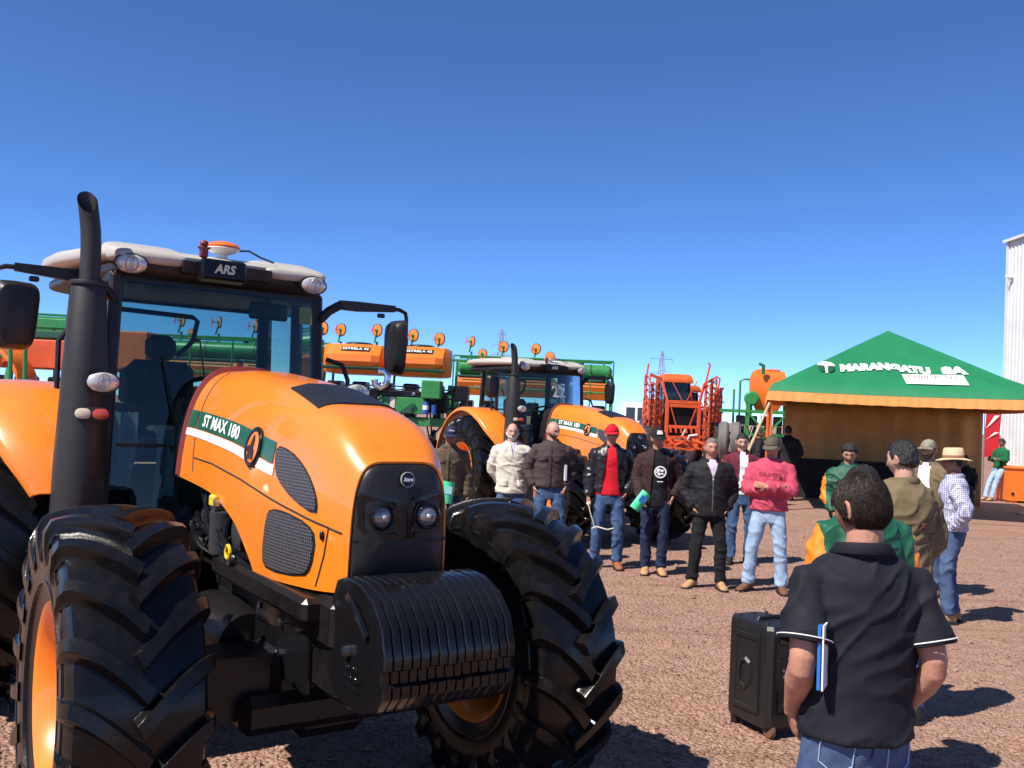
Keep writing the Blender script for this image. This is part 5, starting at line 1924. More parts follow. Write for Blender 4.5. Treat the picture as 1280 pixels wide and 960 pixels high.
sheet_of_paper('leaflet', 'small green and blue leaflet held by the man in the maroon cardigan', 'leaflet', 'paper_green', (.10, .17), T(3.31, 12.13, .90) @ RZ(-.2) @ RY(.3), spine='folder_blue')
sheet_of_paper('folder', 'blue folder tucked under the arm of the man in the navy polo', 'folder', 'folder_blue', (.19, .205), T(1.066, 3.03, 1.155) @ RZ(R(60)) @ RY(-.05), thick=.010, curl=.0)
sheet_of_paper('paper_sheets', 'white sheets lying inside the blue folder under the arm of the polo man', 'paper', 'paper_white', (.193, .208), T(1.0755, 3.028, 1.155) @ RZ(R(60)) @ RY(-.05), thick=.005, curl=.0)
sheet_of_paper('notebook', 'white notebook under the arm of the man in the dark brown jacket', 'notebook', 'paper_white', (.03, .20), T(.735, 11.72, 1.15) @ RZ(.4), thick=.02, curl=0)
m = MB()
m.tube([(1.02, 11.47, .86), (1.01, 11.44, .80), (1.05, 11.42, .66), (1.10, 11.42, .52), (1.12, 11.42, .50)], .006, 6)
m.ball(.03, .03, .03, T(1.02, 11.47, .80))
m.tube([(1.06, 11.40, .50), (1.12, 11.38, .53), (1.25, 11.36, .50), (1.33, 11.37, .52)], .008, 6)
tag(m.build('cord', 'cream_cloth'), 'thin pale cord hanging from the hand of the man in the red cap', 'cord')
m = MB()
m.box(.075, .012, .15, T(13.59, 26.07, 1.21) @ RZ(.3) @ RX(.5), .004)
tag(m.build('phone', 'black_gloss'), 'dark phone held up by the man in the green sweater', 'phone')
# ------------------------------------------------------------------ tent, shed, table, crate
mat('canopy_green', (.006, .165, .060), .6, var=.12, vscale=1.5, bump=.12, bscale=6)
mat('canopy_orange', (.82, .30, .075), .65, var=.1, vscale=2, bump=.1, bscale=8)
mat('tarp_brown', (.58, .28, .085), .8, var=.2, vscale=1.5, bump=.2, bscale=5)
mat('galvanised', (.66, .65, .62), .45, metal=.15, var=.12, vscale=1.2)
mat('black_cloth', (.008, .007, .008), .9)
mat('crate_orange', (.82, .17, .012), .5, var=.08)
mat('banner_red', (.55, .012, .02), .6)
mat('wood_pale', (.55, .38, .2), .8, var=.25, vscale=8)
mat('truck_white', (.74, .74, .73), .35, var=.05, coat=.3)
mat('pylon_grey', (.30, .33, .38), .6)
mat('dark_glass', (.015, .022, .028), .08)
mat('grey_tyre', (.13, .12, .115), .8, var=.2)

def build_tent():
    root = empty('tent', (8.95, 22.0, 0), R(-15), 'large green canopy tent with orange valance and white lettering', 'tent')
    hx, hy = 2.75, 2.8
    EZ, AZ = 2.62, 4.24
    def edge_pt(s):
        """walk round the eave, s in 0..4"""
        k = int(s) % 4; t = s - int(s)
        c_ = [(-hx, -hy), (hx, -hy), (hx, hy), (-hx, hy)]
        a, b = c_[k], c_[(k + 1) % 4]
        return a[0] + (b[0] - a[0]) * t, a[1] + (b[1] - a[1]) * t, t
    n = 96
    rings = []
    for lv, (k, z) in enumerate(((1.0, EZ), (.965, EZ + .13), (.90, EZ + .25), (.75, EZ + .47), (.55, EZ + .78), (.35, EZ + 1.09), (.15, EZ + 1.40), (.01, AZ - .01))):
        r = []
        for i in range(n):
            x, y, t = edge_pt(4 * i / n)
            sag = -.06 * math.sin(math.pi * t) * (1 - abs(2 * k - 1.2)) if lv > 1 else -.03 * math.sin(math.pi * t)
            wr = (.034 if lv < 3 else .018) * noise.noise(Vector((x * 2.3, y * 2.3, lv * .9))) if 0 < lv < 6 else 0
            r.append((x * k, y * k, z + max(-.08, sag) + wr))
        rings.append(r)
    m = MB()
    m.loft(rings, True, True)
    cn = m.build('canopy', 'canopy_green', root, smooth=28)
    sd_ = cn.modifiers.new('thick', 'SOLIDIFY'); sd_.thickness = .006
    m = MB()
    n = 384
    top_, bot = [], []
    for i in range(n):
        x, y, t = edge_pt(4 * i / n)
        ph = (i % 8) / 8
        fl = 1 + .003 * math.sin(i * 1.7) + .004 * noise.noise(Vector((x * 3, y * 3, 0)))
        top_.append((x * .999, y * .999, EZ - .005 - .03 * math.sin(math.pi * t)))
        bot.append((x * fl * 1.004, y * fl * 1.004, EZ - .205 - .03 * math.sin(math.pi * t) - (.008 * abs(math.sin(math.pi * ph)))))
    m.loft([top_, bot], True, False)
    v = m.build('valance', 'canopy_orange', root, smooth=0)
    sd_ = v.modifiers.new('thick', 'SOLIDIFY'); sd_.thickness = .006
    for x in (-hx + .08, hx - .08):
        for y in (-hy + .08, hy - .08):
            p = MB()
            p.box(.075, .075, EZ - .02, (x, y, (EZ - .02) / 2), .008)
            po = p.build('pole', 'orange_worn', root)
            q = MB(); q.box(.22, .22, .012, (x, y, .012)); q.build('foot_plate', 'orange_worn', po)
    fr = MB()
    for a, b in (((-hx, -hy), (hx, -hy)), ((hx, -hy), (hx, hy)), ((hx, hy), (-hx, hy)), ((-hx, hy), (-hx, -hy))):
        fr.bar((a[0] * .975, a[1] * .975, EZ - .05), (b[0] * .975, b[1] * .975, EZ - .05), .05)
    for a in ((-hx, -hy), (hx, -hy), (hx, hy), (-hx, hy)):
        fr.bar((a[0] * .96, a[1] * .96, EZ), (0, 0, AZ - .12), .05)
    fr.build('roof_frame', 'orange_worn', root)
    # print on the front slope
    def slope(x, u, off=.018):      # x across, u height above the eave line
        k = interp(u, [0, .13, .25, .47, .78, 1.09, 1.40], [1.0, .965, .90, .75, .55, .35, .15])
        sag = .05 * math.cos(math.pi * x / (2 * hx * k)) * (1 - abs(2 * k - 1.2))
        return (x, -hy * k - off, EZ + u - max(0, sag) + off)
    vs, fs = text_mesh('MARANGATU', .27, bold=.022, sx=1.0)
    w_ = max(v[0] for v in vs) - min(v[0] for v in vs)
    p = MB()
    p.add([slope(-.28 + x * 1.86 / w_, .585 + y * .8 + .10 * (1 - abs((x / w_) * 2))) for x, y, z in vs], fs)
    p.build('canopy_lettering', 'white_print', root, smooth=0)
    vs, fs = text_mesh('SA', .27, bold=.022)
    w_ = max(v[0] for v in vs) - min(v[0] for v in vs)
    p = MB()
    p.add([slope(1.12 + x * .52 / w_, .605 + y * .8) for x, y, z in vs], fs)
    p.build('canopy_lettering', 'white_print', root, smooth=0)
    # round logo: pale dome over two dark lobes
    p = MB()
    c_ = (-1.50, .60)
    p.add([slope(c_[0] + .19 * math.cos(math.pi * i / 14), c_[1] + .03 + .095 * math.sin(math.pi * i / 14)) for i in range(15)], [tuple(range(15))])
    p.add([slope(c_[0] + a, c_[1] + b) for a, b in ((-.035, .03), (.035, .03), (.02, -.15), (-.02, -.15))], [(0, 1, 2, 3)])
    p.build('canopy_logo', 'white_print', root, smooth=0)
    p = MB()
    for sg in (-1, 1):
        p.add([slope(c_[0] + sg * (.045 + .14 * (i / 8)), c_[1] + .015 - 0 * i) for i in range(9)] + [slope(c_[0] + sg * (.045 + .14 * (i / 8)), c_[1] - .12 * math.sqrt(max(0, 1 - (i / 8) ** 2))) for i in range(8, -1, -1)], [tuple(range(18))])
    p.build('canopy_logo_lobes', 'dark_green', root, smooth=0)
    # white panel with two lines of small lettering
    p = MB()
    gx = [(-.56 + .10 * i) for i in range(13)]
    rr = []
    for u in (.26, .32, .38, .44, .50):
        rr.append([slope(.62 + x * 1.02 + (.5 - u) * .15, u, .020) for x in gx])
    p.loft(rr, False, False)
    sg = p.build('canopy_panel', 'white_print', root, smooth=60)
    # the small print is too blurred to read: two rows of tiny glyph-like marks
    rk = random.Random(6)
    for u, n_, hh, mt in ((.435, 19, .030, 'red_dark'), (.345, 26, .016, 'lamp_grey')):
        q = MB()
        for i in range(n_):
            if rk.random() < .16: continue
            x = .16 + i * 1.0 / n_
            w_ = .6 / n_ * rk.uniform(.6, 1)
            for da, db in ((-hh, -hh * .3), (hh * .2, hh)):
                if rk.random() < .85:
                    q.add([slope(x, u + da, .026), slope(x + w_, u + da, .026), slope(x + w_, u + db, .026), slope(x, u + db, .026)], [(0, 1, 2, 3)])
        o_ = q.build('small_print', mt, sg, smooth=0)
        o_['kind'] = 'stuff'
build_tent()

def fluted_wall(name, material, p0, p1, z0, z1, pitch, depth, parent=None, slope=0.0):
    """trapezoid-ribbed sheet from p0 to p1 (ground points), real ribs"""
    p0, p1 = Vector((*p0, 0)), Vector((*p1, 0))
    d = p1 - p0
    L_ = d.length
    d.normalize()
    nrm = Vector((d.y, -d.x, 0))
    pts = []
    n = int(L_ / pitch)
    for i in range(n):
        for f, h in ((0, 0), (.4, 0), (.5, 1), (.9, 1)):
            pts.append((i * pitch + f * pitch, h * depth))
    m = MB()
    lo = [p0 + d * a + nrm * h + Vector((0, 0, z0)) for a, h in pts]
    hi = [p0 + d * a + nrm * h + Vector((0, 0, z1 + slope * a)) for a, h in pts]
    m.loft([lo, hi], False, False)
    return m.build(name, material, parent, smooth=20)

shed = empty('metal_shed', (16.65, 31, 0), 0, 'tall shed clad in ribbed galvanised sheet behind the tent', 'shed')
w1 = fluted_wall('side_wall', 'galvanised', (16.65, 31), (16.65, 19), 0, 8.43, .215, .03)
w2 = fluted_wall('end_wall', 'galvanised', (30, 31), (16.66, 31), 0, 8.43, .215, .03)
for o in (w1, w2):
    o.parent = shed; o.matrix_parent_inverse = shed.matrix_world.inverted() if False else Matrix.Translation((-16.65, -31, 0))
m = MB()
m.bar((-.03, .03, 0), (-.03, .03, 8.45), .10, .10)
m.build('corner_trim', 'galvanised', shed)
m = MB()
m.loft([[(-.15, y, 8.40), (6.7, y, 10.6), (13.5, y, 8.40), (13.5, y, 8.5), (6.7, y, 10.72), (-.15, y, 8.5)] for y in (.2, -12)], True, True)
m.build('roof', 'galvanised', shed)
m = MB()
m.box(.22, .12, .12, T(-.14, -.25, 7.2), .02)
m.tube([(0, -.25, 7.1), (-.12, -.25, 7.05), (-.14, -.25, 7.14)], .02, 6)
m.build('wall_lamp', 'stripe_white', shed)

TC, e1, e2 = Vector((8.95, 22.0, 0)), Vector((math.cos(R(15)), -math.sin(R(15)), 0)), Vector((math.sin(R(15)), math.cos(R(15)), 0))
wl = empty('tarpaulin_backdrop', TC + e1 * .25 + e2 * 2.66, R(-15), 'orange brown tarpaulin wall hanging at the back of the tent', 'tarpaulin')
m = MB()
rr = []
for j in range(9):
    z = .02 + 2.5 * j / 8
    rr.append([(-2.45 + 4.9 * i / 60, .05 * noise.noise(Vector((i * .25, j * .3, 0))) + .02 * math.sin(i * .9), z) for i in range(61)])
m.loft(rr, False, False)
o = m.build('tarpaulin', 'tarp_brown', wl, smooth=60)
sdm = o.modifiers.new('thick', 'SOLIDIFY'); sdm.thickness = .01
for x in (-2.45, 2.44):
    m = MB(); m.tube([(x, .06, 0), (x, .06, 2.5)], .03, 8); m.build('post', 'tarp_brown', wl)

tb = empty('long_table', TC + e1 * -.15 + e2 * 1.9, R(-15), 'long table hidden under a black cloth inside the tent', 'table')
m = MB()
m.box(3.7, .8, .05, (0, 0, 1.0), .01)
m.build('table_top', 'black_cloth', tb)
m = MB()
rr = []
for j in range(4):
    z = 1.0 - .97 * j / 3
    rr.append([(-1.85 + 3.7 * i / 80, -.41 - .012 * j * math.sin(i * 1.1) - .01 * j, z) for i in range(81)])
m.loft(rr, False, False)
m.build('table_skirt', 'black_cloth', tb, smooth=60)
for x in (-1.75, 1.75):
    for y in (-.3, .3):
        m = MB(); m.tube([(x, y, 0), (x, y, .98)], .02, 6); m.build('leg', 'black_metal', tb)

ch = empty('plastic_chair', (11.47, 23.15, 0), R(-30), 'dark plastic chair under the seated figure', 'chair')
m = MB(); m.box(.44, .44, .03, (0, .02, .40), .01); m.build('seat', 'dark_green', ch)
m = MB(); m.box(.44, .03, .42, T(0, .25, .66) @ RX(-.15), .01); m.build('backrest', 'dark_green', ch)
for x in (-.2, .2):
    for y in (-.18, .22):
        m = MB(); m.bar((x, y, 0), (x * .95, y * .95, .40), .035); m.build('leg', 'dark_green', ch)

bn = empty('feather_banner', (14.3, 27.3, 0), 0, 'red and white banner on a pole beside the tent wall', 'banner')
m = MB()
m.loft([[(-.22 + .02 * math.sin(z * 3), 0, z), (.25 + .02 * math.sin(z * 3), .03, z)] for z in [1.2 + .1 * i for i in range(16)]], False, False)
o = m.build('banner_cloth', 'banner_red', bn, smooth=60)
m = MB()
for z0, z1 in ((2.05, 2.45), (1.7, 1.95)):
    m.add([(-.2, -.012, z0), (-.08, -.012, z0 + .1), (.2, -.012, z1), (.05, -.012, z1)], [(0, 1, 2, 3)])
m.build('banner_print', 'white_print', o, smooth=0)
m = MB(); m.tube([(-.24, 0, 0), (-.24, 0, 2.8)], .015, 8); m.build('banner_pole', 'steel', bn)

cr = empty('orange_crate', (14.75, 26.2, 0), R(-8), 'big orange plastic crate standing at the right of the tent', 'crate')
m = MB()
m.loft([[(x * k, y * k, z) for x, y in ((-.72, -.55), (.72, -.55), (.72, .55), (-.72, .55))] for k, z in ((.97, .06), (1.0, .95))], True, True)
m.build('crate_body', 'crate_orange', cr)
m = MB(); m.box(1.52, 1.18, .06, (0, 0, .975), .015); m.build('rim', 'crate_orange', cr)
for x in (-.55, .55):
    m = MB(); m.box(.22, 1.0, .10, (x, 0, .05), .01); m.build('runner', 'crate_orange', cr)
for x in (-.58, .58):
    m = MB(); m.box(.07, .02, .08, (x, -.552, .25), .005); m.build('latch', 'black_plastic', cr)

pk = MB(); pk.box(.9, .16, .05, T(12.55, 22.0, .035) @ RZ(.25), .006)
tag(pk.build('wood_plank', 'wood_pale'), 'short pale plank lying on the gravel before the orange crate', 'plank')
st = MB(); st.tube([(6.55, 27.0, .3), (6.9, 25.6, 1.2), (7.25, 24.6, 2.2)], .035, 8)
stk = MB(); stk.tube([(4.55, 19.4, .02), (5.15, 19.75, 1.35), (5.62, 20.02, 2.35)], .028, 8)
tag(stk.build('wooden_pole', 'wood_pale'), 'pale wooden pole propped aslant against the tent corner', 'pole')

# ------------------------------------------------------------------ field machines behind
def disc_wheel(parent, x, y, z, sc=1.0, lean=.0, with_rod=True):
    """upright closing disc on a green stalk: orange plate, black rim, hub, side arm"""
    m = MB()
    sc *= 1.18
    q = T(x, y, z) @ RZ(R(-32 + lean)) @ RX(math.pi / 2)
    m.lathe([(.001, -.012), (.115 * sc, -.012), (.118 * sc, .012), (.001, .03)], 20, q)
    o = m.build('disc', 'orange_paint', parent)
    m = MB()
    m.lathe([(.117 * sc, -.014), (.127 * sc, -.012), (.127 * sc, .012), (.117 * sc, .014)], 20, q, loop=True)
    m.build('disc_rim', 'black_metal', o)
    m = MB()
    m.lathe([(.001, .0), (.04, 0), (.035, .05), (.001, .055)], 10, q)
    m.lathe([(.001, .028), (.045, .028), (.04, .045), (.001, .05)], 10, q)
    m.bar(q @ Vector((0, 0, 0)), q @ Vector((-.0, -.28, .08)), .03)
    m.bar((x, y, z - .26), (x, y - .02, z - .6), .045)
    m.build('disc_stalk', 'green_paint', o)
    if with_rod:
        m = MB()
        qx = q @ T(0, 0, .16)
        m.lathe([(.02, -.01), (.022, .01)], 8, qx)
        for a in range(5):
            t = a * 1.2566
            m.bar(qx @ Vector((0, 0, 0)), qx @ Vector((.11 * math.cos(t), .11 * math.sin(t), .01)), .012)
        m.bar(q @ Vector((0, 0, 0)), qx @ Vector((0, 0, .02)), .016)
        m.build('finger_wheel', 'orange_red', o)

def row_unit(parent, x, y, z=0.0, seed=0):
    rnd = random.Random(seed)
    m = MB()
    m.box(.10, .9, .10, (x, y, z + .75), .01)
    m.box(.08, .5, .35, T(x, y - .1, z + .95) @ RX(.3), .01)
    m.bar((x - .06, y - .4, z + .9), (x - .06, y + .3, z + .55), .04)
    m.bar((x + .06, y - .4, z + .75), (x + .06, y + .3, z + .40), .04)
    m.lathe([(.02, -.012), (.22, -.004), (.22, .004), (.02, .012)], 18, T(x, y + .1, z + .24) @ RY(math.pi / 2 + .1))
    m.lathe([(.05, -.05), (.19, -.05), (.2, 0), (.19, .05), (.05, .05)], 18, T(x + .02, y - .42, z + .22) @ RY(math.pi / 2))
    for k in range(3):
        p0 = Vector((x + rnd.uniform(-.1, .1), y - .2, z + rnd.uniform(.9, 1.1)))
        p1 = Vector((x + rnd.uniform(-.2, .2), y + rnd.uniform(-.3, .3), z + rnd.uniform(1.5, 1.9)))
        mid = (p0 + p1) / 2 + Vector((rnd.uniform(-.2, .2), -.15, .0))
        m.tube([p0, p0.lerp(mid, .6), mid, mid.lerp(p1, .5), p1], .018, 6)
    m.box(.30, .42, .34, (x, y + .15, z + 1.98), .03)
    m.box(.16, .3, .5, (x + .05, y + .1, z + 1.55), .02)
    m.build('row_unit', 'black_metal', parent)

def lettering(parent, txt, mtx, width, size, material='white_print', plate=None, bold=.0):
    vs, fs = text_mesh(txt, size, bold=bold)
    w_ = max(v[0] for v in vs) - min(v[0] for v in vs)
    if plate:
        p = MB(); p.box(width * 1.1, .01, size * 1.5, mtx @ T(0, .008, 0))
        parent = p.build('name_plate', plate, parent)
    m = MB()
    m.add([mtx @ Vector((x * width / w_, -.004, y)) for x, y, z in vs], fs)
    return m.build('lettering', material, parent, smooth=0)

def tube_planter(label, loc, rz, width, ndisc, seed=0, end_box=False, dw=None):
    rnd = random.Random(seed)
    root = empty('row_planter', loc, rz, label, 'planter', 'green and orange planters parked behind the tractors')
    hw = width / 2
    m = MB()
    m.tube([(-hw, 0, 2.98), (-hw + .06, 0, 2.98), (-hw + .08, 0, 2.98), (hw - .08, 0, 2.98), (hw - .06, 0, 2.98), (hw, 0, 2.98)], [.08, .16, .19, .19, .16, .08], 20)
    t = m.build('green_tank', 'green_paint', root)
    for x in (-hw * .6, 0, hw * .6):
        q = MB(); q.lathe([(.06, .18), (.07, .23), (.001, .25)], 14, T(x, 0, 2.98)); q.build('tank_cap', 'dark_green', t)
        q = MB(); q.lathe([(.192, -.02), (.198, -.02), (.198, .02), (.192, .02)], 20, T(x + .25, 0, 2.98) @ RY(math.pi / 2), loop=True); q.build('tank_band', 'dark_green', t)
    nb = max(2, int(width / 1.25))
    for i in range(nb):
        x0 = -hw + (i + .04) * width / nb; x1 = -hw + (i + .96) * width / nb
        m = MB()
        pr = [(-.28, 2.72), (.28, 2.72), (.30, 2.60), (.22, 2.28), (-.22, 2.28), (-.32, 2.60)]
        m.loft([[(x, y, z) for y, z in pr] for x in (x0, x1)], True, True)
        h = m.build('hopper', 'orange_tank', root, smooth=20)
        q = MB(); q.box(x1 - x0 + .02, .62, .05, ((x0 + x1) / 2, 0, 2.755), .012); q.build('hopper_lid', 'dark_green', h)
        q = MB(); q.box(x1 - x0 - .2, .012, .06, T((x0 + x1) / 2, -.302, 2.64) @ RX(.12)); q.build('hopper_stripe', 'stripe_green', h)
        lettering(h, 'Stara', T((x0 + x1) / 2, -.285, 2.48) @ RX(.3), .34, .13)
    m = MB()
    for y in (-.55, .55):
        m.bar((-hw - .1, y, 1.25), (hw + .1, y, 1.25), .14, .14, .01)
    for x in (-hw, -hw * .33, hw * .33, hw):
        m.bar((x, -.55, 1.25), (x, .55, 1.25), .12)
        m.bar((x, -.5, 1.3), (x, -.2, 2.28), .07)
        m.bar((x, .5, 1.3), (x, .2, 2.28), .07)
        m.bar((x, -.2, 2.3), (x, 0, 2.9), .05)
    m.build('toolbar', 'green_paint', root)
    # walkway and railing
    m = MB(); m.box(width, .42, .04, (0, -.62, 1.95), .005); m.build('walkway', 'dark_green', root)
    m = MB()
    for z in (2.45, 3.22):
        m.tube([(-hw, -.82, z), (hw, -.82, z)], .022, 6)
    k = int(width / .75)
    for i in range(k + 1):
        x = -hw + width * i / k
        m.tube([(x, -.82, 1.95), (x, -.82, 3.22)], .02, 6)
    m.build('railing', 'green_paint', root)
    lx = hw - .35
    m = MB()
    for dx in (-.2, .2):
        m.tube([(lx + dx, -1.0, .4), (lx + dx, -.86, 2.0), (lx + dx, -.84, 2.9)], .022, 6)
    for i in range(7):
        z = .5 + .25 * i
        m.tube([(lx - .2, -1.0 + .02 * i, z), (lx + .2, -1.0 + .02 * i, z)], .018, 6)
    m.build('ladder', 'green_paint', root)
    n = int(width / .55)
    for i in range(n):
        row_unit(root, -hw + .3 + i * (width - .6) / (n - 1), -.25, 0, seed * 31 + i)
    # discs in two staggered rows along the top
    for i in range(ndisc):
        x = -hw + .25 + i * ((dw or width) - .4) / max(1, ndisc - 1)
        disc_wheel(root, x + rnd.uniform(-.05, .05), .35, 3.60 + rnd.uniform(-.09, .07), rnd.uniform(.92, 1.06), rnd.uniform(-22, 22))
        if i % 2 == 0 and x + .38 < hw - .1:
            disc_wheel(root, x + .38, -.1, 3.30 + rnd.uniform(-.04, .04), .9, rnd.uniform(-8, 8), False)
    m = MB()
    m.tube([(-hw, .35, 3.25), (hw, .35, 3.25)], .03, 6)
    for x in (-hw + .2, 0, hw - .2):
        m.tube([(x, .35, 3.25), (x, .2, 2.3)], .03, 6)
    m.build('disc_rail', 'green_paint', root)
    for x in (-hw * .55, hw * .55):
        w_ = MB()
        w_.lathe([(.12, -.16), (.44, -.16), (.52, -.10), (.53, 0), (.52, .10), (.44, .16), (.12, .16)], 24, T(x, .35, .53) @ RY(math.pi / 2))
        wo = w_.build('wheel', 'tyre_dusty', root)
        w_ = MB(); w_.lathe([(.02, -.17), (.22, -.17), (.24, -.1), (.24, .1), (.22, .17), (.02, .17)], 18, T(x, .35, .53) @ RY(math.pi / 2)); w_.build('rim', 'orange_worn', wo)
    if end_box:
        m = MB(); m.box(1.0, .7, .85, (-hw - .1, -1.4, 2.78), .03); b = m.build('seed_box', 'orange_worn', root)
        q = MB(); q.box(.8, .02, .08, (-hw - .1, -1.755, 2.45), .005); q.build('box_step', 'orange_red', b)
        m = MB()
        for dx in (-.4, .4):
            m.bar((-hw - .1 + dx, -1.4, 1.2), (-hw - .1 + dx, -1.4, 2.36), .07)
        m.bar((-hw - .1, -1.4, 1.25), (-hw - .1, -.5, 1.25), .1)
        m.build('box_legs', 'green_paint', root)
    return root

def twin_tank(label, loc, rz):
    root = empty('seed_drill', loc, rz, label, 'seed drill')
    for k, xc in enumerate((-.68, .68)):
        m = MB()
        rr = []
        for x, s_ in ((-.665, .60), (-.58, .86), (-.42, 1.0), (.42, 1.0), (.58, .86), (.665, .60)):
            pr = [(-.30, .36), (.30, .36), (.60 * s_, .06 + .06 * s_), (.62 * s_, -.02), (.44 * s_, -.28), (-.44 * s_, -.28), (-.62 * s_, -.02), (-.60 * s_, .06 + .06 * s_)]
            rr.append([(xc + x, y, 2.84 + z * (.75 + .25 * s_)) for y, z in pr])
        m.loft(rr, True, True)
        tk = m.build('seed_tank', 'orange_tank', root, smooth=24)
        q = MB(); q.lathe([(.001, .33), (.29, .33), (.31, .36), (.30, .39), (.25, .41), (.001, .415)], 28, T(xc + .02, 0, 2.84)); q.build('tank_lid', 'black_plastic', tk)
        q = MB(); q.box(1.25, .03, .07, T(xc, -.545, 2.68) @ RX(.6), .005); q.build('tank_stripe', 'stripe_green', tk)
        lettering(tk, 'ESTRELA 42', T(xc + .05, -.462, 3.09) @ RX(R(-51)), .56, .10, 'white_print', 'black_plastic', bold=.002)
    m = MB()
    for y in (-.62, .5):
        m.bar((-1.8, y, 1.60), (1.8, y, 1.60), .16, .18, .012)
    for x in (-1.5, -.5, .5, 1.4):
        m.bar((x, -.62, 1.6), (x, .5, 1.6), .12, .14, .01)
        m.bar((x, -.3, 1.66), (x, -.25, 2.4), .08)
        m.bar((x, .3, 1.66), (x, .25, 2.4), .08)
    m.build('frame', 'green_paint', root)
    m = MB(); m.box(.95, .06, .34, (.50, -.74, 1.93), .012); o = m.build('side_plate', 'green_paint', root)
    q = MB()
    for i in range(4):
        q.box(.05, .05, .06, (.04, -.80, 1.80 + .1 * i), .006)
    q.build('hinge_blocks', 'green_paint', o)
    q = MB(); q.box(.10, .012, .22, (.28, -.775, 1.98)); q.build('warning_decal', 'cream_cloth', o)
    q = MB(); q.prism([(0, 0), (.28, 0), (.28, .2)], -.02, .02, T(.42, -.80, 1.78) @ RX(math.pi / 2)); q.build('gusset', 'dark_green', o)
    q = MB(); q.lathe([(.001, -.02), (.05, -.02), (.05, .02), (.001, .025)], 14, T(.72, -.79, 1.93) @ RX(math.pi / 2)); q.build('boss', 'dark_green', o)
    m = MB(); m.box(.40, .40, .38, (1.10, -.75, 2.28), .02); m.build('control_box', 'green_paint', root)
    m = MB(); m.lathe([(.001, 0), (.065, 0), (.065, .24), (.05, .27), (.001, .28)], 16, T(1.00, -.85, 1.76)); cb = m.build('oil_can', 'blue_plastic', root)
    q = MB(); q.lathe([(.066, .10), (.067, .10), (.067, .19), (.066, .19)], 16, T(1.00, -.85, 1.76), loop=True); q.build('can_label', 'white_print', cb)
    m = MB(); m.lathe([(.001, 0), (.055, 0), (.055, .2), (.001, .22)], 16, T(1.17, -.85, 1.76)); m.build('oil_can', 'blue_plastic', root)
    m = MB()
    m.tube([(-.02, -.85, 2.62), (.10, -.86, 2.62), (.17, -.86, 2.52), (.15, -.86, 2.36), (.04, -.86, 2.28), (-.08, -.86, 2.33), (-.10, -.86, 2.44)], .075, 14)
    m.build('chrome_pipe', 'chrome', root)
    m = MB(); m.box(2.9, .8, .45, (-.1, .0, 2.02), .03); m.box(1.1, .5, .4, (-1.1, -.35, 1.95), .03); m.build('engine_block', 'black_metal', root)
    rnd = random.Random(11)
    for k in range(26):
        q = MB()
        p0 = Vector((rnd.uniform(-1.5, 1.6), -.5, rnd.uniform(1.9, 2.35))); p1 = Vector((rnd.uniform(-1.5, 1.8), rnd.uniform(-.75, -.5), rnd.uniform(1.5, 2.3)))
        mid = (p0 + p1) / 2 + Vector((rnd.uniform(-.2, .2), -.12, rnd.uniform(-.25, .15)))
        q.tube([p0 * (1 - t) ** 2 + mid * 2 * t * (1 - t) + p1 * t * t for t in [i / 7 for i in range(8)]], rnd.uniform(.010, .022), 6)
        q.build('hose', 'black_gloss', root)
    for k in range(8):
        q = MB(); q.lathe([(.001, 0), (.035, 0), (.035, .05), (.001, .06)], 10, T(rnd.uniform(-1.4, .9), -.52, rnd.uniform(1.95, 2.3)) @ RX(math.pi / 2)); q.build('valve', 'steel', root)
    for i in range(7):
        row_unit(root, -1.65 + i * .55, -.3, .25, 70 + i)
    for x, z in ((-1.28, 3.58), (-.45, 3.60), (.38, 3.52), (.98, 3.46)):
        disc_wheel(root, x, .75, z)
    m = MB()
    m.tube([(-1.6, .75, 3.0), (1.7, .75, 3.0)], .03, 6)
    for x in (-1.4, 0, 1.4):
        m.tube([(x, .75, 3.0), (x, .6, 1.7)], .03, 6)
    m.build('disc_rail', 'green_paint', root)
    for x in (-1.2, 1.2):
        w_ = MB()
        w_.lathe([(.12, -.18), (.50, -.18), (.60, -.11), (.61, 0), (.60, .11), (.50, .18), (.12, .18)], 28, T(x, .2, .61) @ RY(math.pi / 2))
        wo = w_.build('wheel', 'tyre_dusty', root)
        w_ = MB(); w_.lathe([(.02, -.19), (.26, -.19), (.28, -.1), (.28, .1), (.26, .19), (.02, .19)], 18, T(x, .2, .61) @ RY(math.pi / 2)); w_.build('rim', 'orange_worn', wo)
    return root
twin_tank('seed drill with two orange lidded tanks on a green frame behind the big tractor', (-2.70, 20.0, 0), R(-4))
tube_planter('green planter with an orange seed box at its end, seen through the big tractor cab', (-6.0, 20.6, 0), R(-3), 3.7, 5, 1, end_box=True)
tube_planter('green planter standing directly behind the cab of the second tractor', (.55, 23.2, 0), R(-4), 3.9, 3, 2, dw=2.1)
tube_planter('green planter parked at the far left behind the mirror of the big tractor', (-9.6, 16.6, 0), R(8), 3.4, 3, 3)
